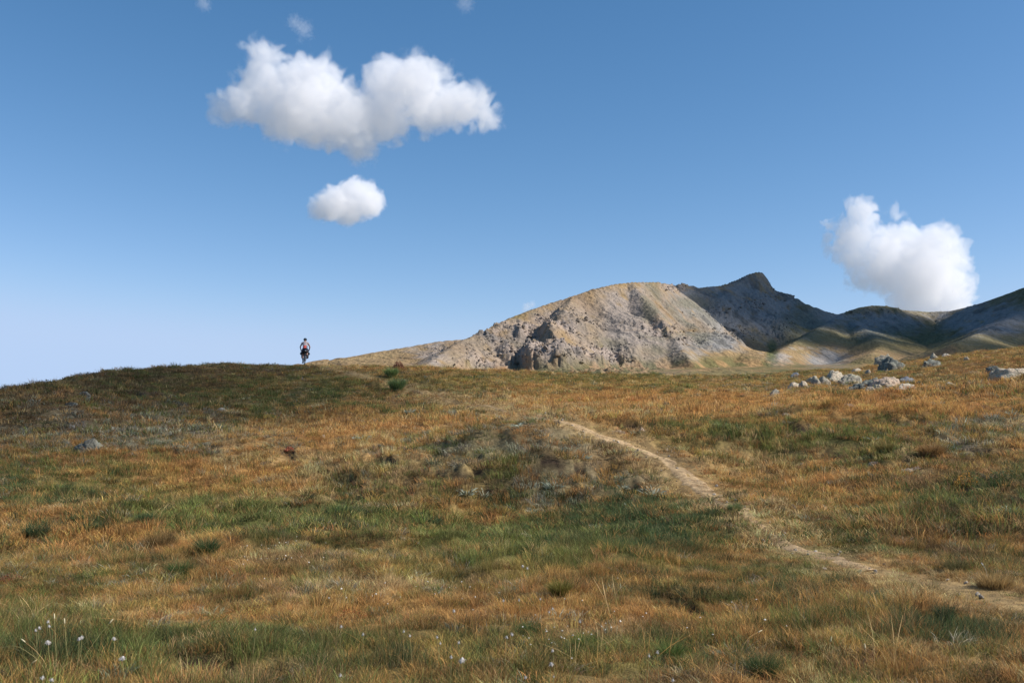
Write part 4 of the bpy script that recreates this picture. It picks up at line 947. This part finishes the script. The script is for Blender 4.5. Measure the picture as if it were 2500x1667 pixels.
# loose tall culms and tiny white flowers: far too many to count
def culms():
    r3 = np.random.default_rng(77); protos = []
    mt = grass_mat('culms')
    for k in range(5):
        V = []; Fq = []; var = []
        for j in range(5):
            bx, by = r3.normal(size=2) * .07; h = r3.uniform(.22, .42); dx, dy = r3.normal(size=2) * .12; w = .0017 if k < 3 else .007; b = len(V)
            for s in range(5):
                t = s / 4; ww = w * (1 if s < 3 else 2.2) * (0.3 if s == 4 else 1); V += [(bx + dx * t * t - ww / 2, by + dy * t * t, h * t), (bx + dx * t * t + ww / 2, by + dy * t * t, h * t)]; var += [(1.0 if s < 3 else 1.35, 0, t, 1)] * 2
            Fq += [(b+2*s, b+2*s+1, b+2*s+3, b+2*s+2) for s in range(4)]
        me = bpy.data.meshes.new('culm'); me.from_pydata(V, [], Fq); set_color(me, 'var', np.array(var, np.float32)); me.materials.append(mt); protos.append(me)
    L5 = [[] for _ in range(5)]
    for (y0, y1, dens, near) in [(3, 14, 1.1, 1), (14, 30, 1.4, 1), (30, 80, .9, 0)]:
        x, y = sample_band(y0, y1, dens); z = H(x, y); pd, _ = path_dist(x, y); k = (pd > .8) & (fbm(x / 3, y / 3, 3, 851) > -.1); x, y, z = x[k], y[k], z[k]; n = len(x)
        t = np.where(r3.uniform(size=(n, 1)) < .5, PAL[2][None], PAL[1][None]) * r3.uniform(.7, 1.2, (n, 1)); s = r3.uniform(.7, 1.2, n)
        for a, b in zip(L5, (np.c_[x, y, z], np.c_[r3.normal(size=(n, 2)) * .12, r3.uniform(0, 6.28, n)], np.c_[s, s, s * (0.85 if near else .75)], t, r3.integers(0, 3, n) if near else r3.integers(3, 5, n))): a.append(b)
    scatter('tall_grass', 'loose tall dry grass stems standing above the turf', protos, *[np.concatenate(a) for a in L5])
    m_w, nt, out = new_mat('flower'); b = N(nt, 'ShaderNodeBsdfPrincipled', i_Roughness=.9); b.inputs['Base Color'].default_value = (.6, .55, .46, 1); nt.links.new(b.outputs[0], out.inputs[0])
    Vf, Ff = ico(1); me = bpy.data.meshes.new('flower_head'); me.from_pydata((Vf * np.array([.009, .009, .005])).tolist(), [], Ff.tolist()); me.materials.append(m_w)
    pts = []
    for (cu, cv, su, sv, n) in [(600,1215,120,22,34),(680,1370,60,14,26),(1000,1440,140,14,24),(1400,1510,120,30,30),(1700,1500,200,60,8)]:
        for _ in range(n):
            u, v = cu + r3.normal() * su, cv + r3.normal() * sv; hgt = r3.uniform(.12, .26); q = ray_ground(u, v, lambda x, y: H_tps(x, y) + hgt)
            pts.append((q[0], q[1], float(H(np.array([q[0]]), np.array([q[1]]))[0]) + hgt * .8))
    n = len(pts); scatter('tiny_flowers', 'tiny white flower heads dotted through the meadow', [me], pts, r3.normal(size=(n, 3)) * .4, np.ones((n, 3)) * r3.uniform(.5, 1.1, (n, 1)), np.ones((n, 3)) * .8, np.zeros(n, int), 'stuff')
culms()
# ------------------------------------------------------------------ cyclist and bicycle
BP = on_ground(744, 890)
BX, BY = BP[0], BP[1]; BZ = float(H(np.array([BX]), np.array([BY]))[0]) + 0.06
def empty(name, loc, label, cat, group=None):
    o = bpy.data.objects.new(name, None); link(o); o.location = loc; o.empty_display_size = .2; tag(o, label, cat, group); return o
def tb(name, pts, r, mat, parent, sides=10): V, Fc = tube(pts, r, sides); return mesh_obj(name, V, Fc, mat, parent)
def join_tubes(name, lst, mat, parent):
    V = []; Fc = []
    for pts, r in lst:
        v, f = tube(pts, r, 8); n = len(V); V += v; Fc += [tuple(i + n for i in q) for q in f]
    return mesh_obj(name, V, Fc, mat, parent)
def torus(name, c, R, r, mat, parent, n=40, m=8, axis='X'):
    V = []; Fc = []
    for i in range(n):
        a = 2 * math.pi * i / n
        for j in range(m):
            b = 2 * math.pi * j / m; rad = R + r * math.cos(b); V.append((c[0] + r * math.sin(b), c[1] + rad * math.cos(a), c[2] + rad * math.sin(a)))
    for i in range(n):
        for j in range(m): Fc.append((i*m+j, ((i+1)%n)*m+j, ((i+1)%n)*m+(j+1)%m, i*m+(j+1)%m))
    return mesh_obj(name, V, Fc, mat, parent)
mk = simple_mat('black_rubber', (.018, .018, .02), .7); mb = simple_mat('black_paint', (.02, .03, .04), .35); mm = simple_mat('grey_metal', (.35, .36, .38), .35, .8)
mbag = simple_mat('dark_bag_cloth', (.02, .028, .03), .8); mwh = simple_mat('white_cloth', (.7, .7, .7), .7); mskin = simple_mat('skin', (.48, .27, .20), .55)
mjer = simple_mat('jersey_cloth', (.45, .37, .36), .8); mred = simple_mat('red_cloth', (.72, .10, .07), .75); mtl = simple_mat('teal_cloth', (.05, .15, .19), .75); mnv = simple_mat('navy_cloth', (.022, .03, .06), .8)
mhel = simple_mat('helmet_shell', (.015, .03, .035), .4)
bike = empty('bicycle', (BX, BY, BZ), 'dark loaded bicycle ridden away over the crest of the hill', 'bicycle'); HEAD = math.atan2(-BX, BY); bike.rotation_euler.z = HEAD
def turned(c): return (BX + c[0] * math.cos(HEAD) - c[1] * math.sin(HEAD), BY + c[0] * math.sin(HEAD) + c[1] * math.cos(HEAD), BZ + c[2])
RW = .345
for y in (-.50, .56):
    w = torus('wheel', (0, y, RW), RW - .025, .014, mk, bike); torus('tyre', (0, y, RW), RW - .012, .033, mk, w)
    sp = []
    for k in range(14):
        a = 2 * math.pi * k / 14; sp.append(([(.02 * (-1) ** k, y, RW), (0, y + (RW - .03) * math.cos(a), RW + (RW - .03) * math.sin(a))], .0022))
    s_ = join_tubes('spokes', sp, mk, w); s_['kind'] = 'stuff'; tb('hub', [(-.06, y, RW), (.06, y, RW)], .022, mm, w)
join_tubes('frame', [([(0, -.05, .30), (0, -.18, .86)], .018), ([(0, -.05, .30), (0, .36, .80)], .022), ([(0, -.16, .80), (0, .35, .88)], .018), ([(0, .35, .90), (0, .39, .74)], .022),
    ([(.05, -.50, RW), (.03, -.08, .31)], .011), ([(-.05, -.50, RW), (-.03, -.08, .31)], .011), ([(.05, -.50, RW), (.02, -.17, .80)], .010), ([(-.05, -.50, RW), (-.02, -.17, .80)], .010)], mb, bike)
join_tubes('fork', [([(0, .39, .76), (.055, .41, .70), (.055, .56, RW)], .013), ([(0, .39, .76), (-.055, .41, .70), (-.055, .56, RW)], .013)], mb, bike)
hb = join_tubes('handlebar', [([(0, .36, .88), (0, .40, .97)], .016), (bez([(-.24, .52, .90), (-.25, .56, .96), (-.23, .46, 1.0), (-.1, .41, .99), (.1, .41, .99), (.23, .46, 1.0), (.25, .56, .96), (.24, .52, .90)], 6), .014)], mk, bike)
for s in (-1, 1): tb('brake_lever', [(s * .24, .52, 1.0), (s * .245, .58, 1.02), (s * .245, .60, .93)], .012, mk, hb)
Vr, Fr = ico(3)
sq = Vr * np.array([.07, .13, .03]); sq[:, 0] *= np.where(sq[:, 1] > 0, .55, 1.0); sq += np.array([0, -.20, .90]); sad = mesh_obj('saddle', sq, Fr, mk, bike)
tb('seat_post', [(0, -.18, .84), (0, -.195, .90)], .014, mb, bike)
cr = tb('crank', [(-.075, .03, .16), (-.07, -.05, .30), (.07, -.05, .30), (.075, -.13, .44)], .013, mb, bike)
tb('chainring', [(.045, -.05, .30), (.052, -.05, .30)], .085, mm, cr, 24)
for s, yy, zz in ((-1, .03, .16), (1, -.13, .44)):
    V, Fc = tube([(s * .08, yy, zz), (s * .17, yy, zz)], [.035, .035], 4); mesh_obj('pedal', V, Fc, mk, bike)
def bag(name, c, dims, mat, label, seed, extra=None):
    P = Vr.copy(); P = np.sign(P) * np.abs(P) ** .75; P *= (1 + .06 * perlin3(Vr * 3 + seed, seed))[:, None]; P = P * np.array(dims) / 2
    root = empty(name, turned(c), label, 'bag', 'bags strapped on the bicycle')
    root.rotation_euler.z = HEAD
    mesh_obj('bag_body', P, Fr, mat, root)
    for sx in (-.28, .28): torus_strap(root, dims, sx)
    if extra: extra(root)
    return root
def torus_strap(root, d, sx):
    pts = [(sx * d[0], d[1] * .51 * math.cos(a), d[2] * .51 * math.sin(a)) for a in np.linspace(0, 2 * math.pi, 17)]; tb('strap', pts, .009, mk, root, 5)
bag('handlebar_bag', (0, .56, .80), (.64, .22, .24), mbag, 'dark rolled bag strapped across the handlebar of the bicycle', 3,
    lambda r: tb('reflective_stripe', [(-.29, -.06, .07), (-.25, -.075, .105), (-.19, -.07, .12), (-.12, -.07, .122)], .017, mwh, r))
bag('saddle_bag', (.01, -.44, .88), (.19, .42, .17), mbag, 'dark bag slung behind the saddle with a small painted white highlight', 4,
    lambda r: mesh_obj('bag_highlight', Vr * np.array([.035, .012, .025]) + np.array([.03, -.205, .02]), Fr, mwh, r))  # white piece standing in for the highlight on the bag
bag('side_bag', (-.16, .40, .62), (.16, .20, .30), mbag, 'left dark bag hanging by the fork below the handlebar', 5)
bag('side_bag', (.16, .40, .62), (.16, .20, .30), mbag, 'right dark bag hanging by the fork below the handlebar', 6)

# the rider: one continuous skinned body, clothes as shells over it
def skin(name, verts, edges, radii, mat, parent, sub=2):
    me = bpy.data.meshes.new(name); me.from_pydata(verts, edges, []); me.materials.append(mat)
    o = bpy.data.objects.new(name, me); link(o, parent)
    o.modifiers.new('skin', 'SKIN'); me.skin_vertices[0].data[0].use_root = True
    for i, r in enumerate(radii): me.skin_vertices[0].data[i].radius = (r, r) if isinstance(r, (int, float)) else r
    s = o.modifiers.new('sub', 'SUBSURF'); s.levels = s.render_levels = sub
    o.modifiers['skin'].use_smooth_shade = True
    return o
rider = empty('person', (BX, BY, BZ), 'cyclist in helmet, pale jersey and dark shorts riding away over the crest', 'person'); rider.rotation_euler.z = HEAD
B = {'pelvis': (0, -.22, 1.0), 'waist': (0, -.13, 1.16), 'chest': (0, .0, 1.34), 'neckb': (0, .10, 1.49), 'neck': (0, .15, 1.57), 'head': (0, .19, 1.655), 'crown': (0, .20, 1.73)}
order = list(B); vs_ = [B[k] for k in order]; rad = [.155, .135, (.165, .12), .085, .055, .088, .07]; ed = [(i, i + 1) for i in range(len(order) - 1)]
def add(p, r, frm): vs_.append(p); rad.append(r); ed.append((frm, len(vs_) - 1)); return len(vs_) - 1
feet = {}
for s, kn, an, to in ((-1, (-.13, .22, .68), (-.12, -.02, .27), (-.125, .13, .215)), (1, (.13, .28, .86), (.12, -.17, .52), (.125, -.03, .475))):
    h = add((s * .10, -.20, .95), .105, 0); mth = tuple((np.array((s * .11, -.20, .95)) + np.array(kn)) / 2); t = add(mth, .092, h); k = add(kn, .062, t)
    cf = tuple(np.array(kn) * .62 + np.array(an) * .38 + np.array((0, -.02, 0))); c_ = add(cf, .057, k); a = add(an, .036, c_); f = add(to, .036, a); feet[s] = (kn, cf, an, to)
arms = {}
for s in (-1, 1):
    sh = add((s * .185, .08, 1.44), .062, 3); el = (s * .31, .22, 1.20); wr = (s * .255, .43, 1.03)
    u_ = add(tuple((np.array((s * .2, .08, 1.44)) + np.array(el)) / 2), .05, sh); e = add(el, .040, u_); w_ = add(wr, .028, e)
    pm = add((s * .245, .49, 1.02), .034, w_); arms[s] = (el, wr)
    for j in range(4):
        q = add((s * (.222 + j * .014), .535, 1.03), .0095, pm); q = add((s * (.222 + j * .014), .56, 1.005 - j * .002), .009, q); add((s * (.222 + j * .014), .548, .975), .008, q)
    q = add((s * .205, .50, 1.02), .011, pm); add((s * .205, .535, 1.0), .009, q)
body = skin('body', vs_, ed, rad, mskin, rider)
skin('jersey', [(0, -.20, 1.09), (0, -.13, 1.18), (0, .0, 1.345), (0, .10, 1.47), (-.185, .08, 1.45), (-.245, .14, 1.34), (.185, .08, 1.45), (.245, .14, 1.34)], [(0, 1), (1, 2), (2, 3), (3, 4), (4, 5), (3, 6), (6, 7)],
     [.163, .152, (.19, .14), .105, .08, .066, .08, .066], mjer, rider)
skin('shorts', [(0, -.22, 1.02), (0, -.17, 1.11), (-.11, -.20, .95), (-.125, 0, .83), (-.13, .12, .74), (.11, -.20, .95), (.125, .04, .91), (.13, .18, .87)], [(0, 1), (0, 2), (2, 3), (3, 4), (0, 5), (5, 6), (6, 7)],
     [.172, .155, .12, .104, .084, .12, .104, .084], mnv, rider)
for s in (-1, 1):
    kn, cf, an, to = feet[s]; kn, cf, an, to = map(np.array, (kn, cf, an, to))
    lo = cf * .75 + an * .25
    skin('sock', [tuple(lo), tuple(cf * .3 + an * .7), tuple(an)], [(0, 1), (1, 2)], [.060, .050, .044], mk, rider)
    skin('shoe', [tuple(an + np.array((0, -.035, -.035))), tuple(an * .5 + to * .5 + np.array((0, 0, -.02))), tuple(to + np.array((0, .03, 0)))], [(0, 1), (1, 2)], [.045, .047, .036], mk, rider, 1)
    el, wr = map(np.array, arms[s]); skin('glove', [tuple(el * .35 + wr * .65), tuple(wr), (s * .245, .49, 1.02)], [(0, 1), (1, 2)], [.040, .038, .042], mk, rider, 1)
hp = Vr * np.array([.115, .145, .11]); hp[:, 2] = np.where(hp[:, 2] < -.035, -.035, hp[:, 2]); hp += np.array([0, .195, 1.685])
hel = mesh_obj('helmet', hp, Fr, mhel, rider)
for k in (-1, 0, 1): tb('helmet_vent', [(k * .045, .07, 1.715), (k * .045, .12, 1.765), (k * .045, .20, 1.785)], .010, mk, hel, 5)
for s in (-1, 1): mesh_obj('ear', Vr * np.array([.014, .02, .03]) + np.array([s * .09, .18, 1.645]), Fr, mskin, body)
mesh_obj('nose', Vr * np.array([.014, .022, .022]) + np.array([0, .285, 1.64]), Fr, mskin, body)
for s in (-1, 1): mesh_obj('eye', Vr * .012 + np.array([s * .034, .265, 1.66]), Fr, mk, body)
mesh_obj('mouth', Vr * np.array([.025, .008, .007]) + np.array([0, .268, 1.605]), Fr, mred, body)
def patch(name, x0, x1, z0, z1, mat):
    V = []; ii = []
    for a in range(7):
        row = []
        for b in range(5):
            x = x0 + (x1 - x0) * a / 6; z = z0 + (z1 - z0) * b / 4; y = -.22 + (z - 1.12) * .62 - math.sqrt(max(0, .172 ** 2 - x * x)) * .98; row.append(len(V)); V.append((x, y - .012, z))
        ii.append(row)
    ii = np.array(ii); n = len(V); Vb = [(x, y + .02, z) for x, y, z in V]; Q = [tuple(q) for q in grid_quads(ii)]; Q2 = [tuple(i + n for i in q[::-1]) for q in grid_quads(ii)]
    return mesh_obj(name, V + Vb, Q + Q2, mat, rider)
patch('jersey_pocket', -.09, .085, 1.09, 1.27, mred)['label'] = 'red pocket bundle on the lower back'
patch('jersey_pocket', .085, .155, 1.10, 1.25, mtl)['label'] = 'teal side pocket of the jersey'
# ------------------------------------------------------------------ clouds
def cloud_mat(name, mul):
    m, nt, out = new_mat(name)
    pv = N(nt, 'ShaderNodeVolumePrincipled'); pv.inputs['Color'].default_value = (0.99, 0.985, 0.985, 1)
    pv.inputs['Anisotropy'].default_value = 0.0
    pv.inputs['Density'].default_value = mul
    nt.links.new(pv.outputs[0], out.inputs['Volume'])
    m.cycles.volume_step_rate = 4.0; m.cycles.homogeneous_volume = False
    return m
def make_cloud(label, blobs, Y, res, dens, soft, n1, n2, seed, k=1.063, flat=0.85, world=None, group=None, vmax=1.0):
    """blobs: (u, v, r) of the billows in survey units, turned into a volume of real depth at distance Y."""
    rnd = random.Random(seed); pts = []
    if world is None:
        for (u, v, r) in blobs:
            p = at(u * k, v * k, Y); R = r * k * px_size(Y)
            p = p + np.array([0, rnd.uniform(-0.5, 0.5) * R, 0]); pts.append((p, R))
    else: pts = world
    P = np.array([p for p, _ in pts]); R = np.array([r for _, r in pts])
    c = (P.min(0) + P.max(0)) / 2
    lo = (P - R[:, None] * 1.35).min(0) - c; hi = (P + R[:, None] * 1.35).max(0) - c
    ng = bpy.data.node_groups.new('cloud_nodes', 'GeometryNodeTree')
    ng.interface.new_socket('Geometry', in_out='INPUT', socket_type='NodeSocketGeometry')
    ng.interface.new_socket('Geometry', in_out='OUTPUT', socket_type='NodeSocketGeometry')
    o_ = ng.nodes.new('NodeGroupOutput'); L = ng.links
    pos = ng.nodes.new('GeometryNodeInputPosition')
    def math_(op, a, b=None, c_=None):
        n = ng.nodes.new('ShaderNodeMath'); n.operation = op
        for i, x in enumerate((a, b, c_)):
            if x is None: continue
            if isinstance(x, (int, float)): n.inputs[i].default_value = x
            else: L.new(x, n.inputs[i])
        return n.outputs[0]
    acc = None; Rm = float(np.median(R))
    # domain warp
    wn_ = ng.nodes.new('ShaderNodeTexNoise'); wn_.inputs['Scale'].default_value = 0.9 / Rm; wn_.inputs['Detail'].default_value = 1
    L.new(pos.outputs[0], wn_.inputs['Vector'])
    sb = ng.nodes.new('ShaderNodeVectorMath'); sb.operation = 'SUBTRACT'; L.new(wn_.outputs['Color'], sb.inputs[0]); sb.inputs[1].default_value = (.5, .5, .5)
    sc_ = ng.nodes.new('ShaderNodeVectorMath'); sc_.operation = 'MULTIPLY_ADD'; L.new(sb.outputs[0], sc_.inputs[0]); sc_.inputs[1].default_value = (Rm * .7,) * 3; L.new(pos.outputs[0], sc_.inputs[2])
    for i in range(len(P)):
        d = ng.nodes.new('ShaderNodeVectorMath'); d.operation = 'DISTANCE'; L.new(sc_.outputs[0], d.inputs[0]); d.inputs[1].default_value = tuple(P[i] - c)
        s = math_('SUBTRACT', float(R[i]), d.outputs['Value'])
        acc = s if acc is None else math_('SMOOTH_MAX', acc, s, Rm * 0.35)
    s = math_('ADD', math_('DIVIDE', acc, Rm), 0.16 if world is None else 0.05)
    bl = ng.nodes.new('ShaderNodeTexNoise'); bl.inputs['Scale'].default_value = 1.5 / Rm; bl.inputs['Detail'].default_value = 0; bl.noise_dimensions = '3D'
    L.new(sc_.outputs[0], bl.inputs['Vector'])
    bil = math_('MULTIPLY', math_('ABSOLUTE', math_('SUBTRACT', bl.outputs['Fac'], 0.5)), 2.2)
    nz = ng.nodes.new('ShaderNodeTexNoise'); nz.inputs['Scale'].default_value = 2.4 / Rm; nz.inputs['Detail'].default_value = 4.5; nz.inputs['Roughness'].default_value = 0.62
    off = ng.nodes.new('ShaderNodeVectorMath'); off.operation = 'ADD'; L.new(sc_.outputs[0], off.inputs[0]); off.inputs[1].default_value = (seed * 77., seed * 31., 5.)
    L.new(off.outputs[0], nz.inputs['Vector'])
    s = math_('ADD', s, math_('MULTIPLY', math_('SUBTRACT', bil, 0.25), n1))
    s = math_('ADD', s, math_('MULTIPLY', math_('SUBTRACT', nz.outputs['Fac'], 0.5), n2))
    mr = ng.nodes.new('ShaderNodeMapRange'); mr.interpolation_type = 'SMOOTHSTEP'; L.new(s, mr.inputs[0])
    mr.inputs[1].default_value = 0.0; mr.inputs[2].default_value = soft; mr.inputs[3].default_value = 0; mr.inputs[4].default_value = vmax
    vc = ng.nodes.new('GeometryNodeVolumeCube'); L.new(mr.outputs[0], vc.inputs['Density'])
    vc.inputs['Min'].default_value = tuple(lo); vc.inputs['Max'].default_value = tuple(hi)
    size = hi - lo; vox = float(size.max()) / res
    for a_, n_ in zip('XYZ', size): vc.inputs['Resolution ' + a_].default_value = max(12, int(n_ / vox))
    sm = ng.nodes.new('GeometryNodeSetMaterial'); L.new(vc.outputs[0], sm.inputs[0]); sm.inputs['Material'].default_value = cloud_mat('cloud', dens)
    L.new(sm.outputs[0], o_.inputs[0])
    vd = bpy.data.volumes.new('cloud'); o = bpy.data.objects.new('cloud', vd); vd.materials.append(sm.inputs['Material'].default_value)
    link(o); o.location = c
    md = o.modifiers.new('nodes', 'NODES'); md.node_group = ng
    tag(o, label, 'cloud', group)
    return o

C1 = [(610,135,40),(600,190,58),(690,185,58),(740,185,50),(560,235,48),(520,250,32),(495,240,16),(650,255,66),(730,270,78),(800,290,68),(830,335,38),
      (900,195,66),(880,260,66),(960,200,62),(980,250,56),(1040,235,56),(1090,245,44),(1125,270,28),(1020,170,22),(800,245,48)]
C2 = [(800,455,44),(840,455,40),(770,470,38),(735,482,26),(800,480,36),(750,478,32),(815,440,36),(860,476,20)]
C3 = [(1975,490,36),(1965,540,44),(1975,590,46),(1905,515,13),(1902,545,13),(1925,580,24),(2055,490,14),(2080,560,54),(2140,580,62),(2100,630,74),
      (2160,640,62),(2170,690,54),(2110,700,56),(2190,605,38),(2050,620,56),(2020,600,50),(2150,735,52),(2100,745,42),(2198,660,38),(2205,705,32),(1990,630,40),(2010,560,36)]
make_cloud('large white double-lobed cumulus cloud in the upper left of the sky', C1, 3600, 260, 0.011, 0.28, 0.6, 1.1, 1)
make_cloud('small white puff of cloud just below the large double-lobed cloud', C2, 4900, 120, 0.014, 0.36, 0.4, 0.8, 2)
make_cloud('tall bright cumulus cloud rising behind the mountain saddle on the right', C3, 7400, 210, 0.006, 0.24, 0.7, 1.0, 3)
make_cloud('thin wispy scrap of cloud above the left lobe of the large cloud', [(680,55,20),(700,70,22),(712,82,10),(690,95,8)], 3600, 70, 0.004, 0.9, 1.0, 2.2, 4)
make_cloud('faint wisp of cloud cut by the top edge left of the large cloud', [(466,6,18),(474,14,12)], 3600, 50, 0.005, 0.9, 1.0, 2.0, 5)
make_cloud('faint wisp of cloud at the top edge above the right lobe', [(1068,2,24),(1075,14,14)], 3600, 50, 0.003, 0.9, 1.0, 2.0, 6)
make_cloud('tiny cloud scrap peeping over the left shoulder of the mountain', [(1210,705,11),(1222,700,9),(1205,712,8)], 6000, 50, 0.008, 0.6, 0.8, 1.5, 7)
# unseen clouds added sunward, shaped so their shade falls on left hill and summit
def shade_cloud(label, targets, t, res, dens, seed):
    sdv = np.array(sun_dir[:]); ws = []
    for (x, y, z, r) in targets: ws.append((np.array([x, y, z]) + sdv * t, r * (1.25 if r < 20 else 1)))
    return make_cloud(label, None, None, res, dens, .35, .8, 1.1, seed, world=ws, group='unseen clouds added to shade the hills')
shade_cloud('unseen cloud scrap added high to the right to shade the left hillside', [(-14,52,4,8),(-16,40,3,8),(-30,26,1,5),(-22,28,1,4),(-12,44,3,6),(-30,24,1,8),(-14,22,1,3),(-20,22,1,4),(-18,34,2,5),(-14,30,1.5,4),(-10,36,2,4),(-27,33,2,6),(-16,26,1,3),(-10,50,4,5),(-20,44,3,9),(-30,50,3,12),(-26,60,4,10),(-36,38,2,10),(-10,60,5,5),(-24,34,2,5),(-46,52,3,14),(-50,36,2,12)], 900, 100, .045, 11)
shade_cloud('large unseen cloud added to the right to shade the summit and right ridge', [(300,1560,200,90),(290,1430,180,90),(330,1330,160,80),(400,1480,200,120),(440,1300,150,100),(520,1120,110,70),(480,960,90,70),(420,880,70,50),(560,900,90,80),(640,1040,100,80),(760,1000,100,100),(450,1200,120,60),(620,1180,120,80),(560,1540,200,150),(740,1500,200,170),(900,1350,180,170),(640,1300,150,90),(1050,1150,150,160),(1150,1450,180,200)], 2400, 110, .017, 12)
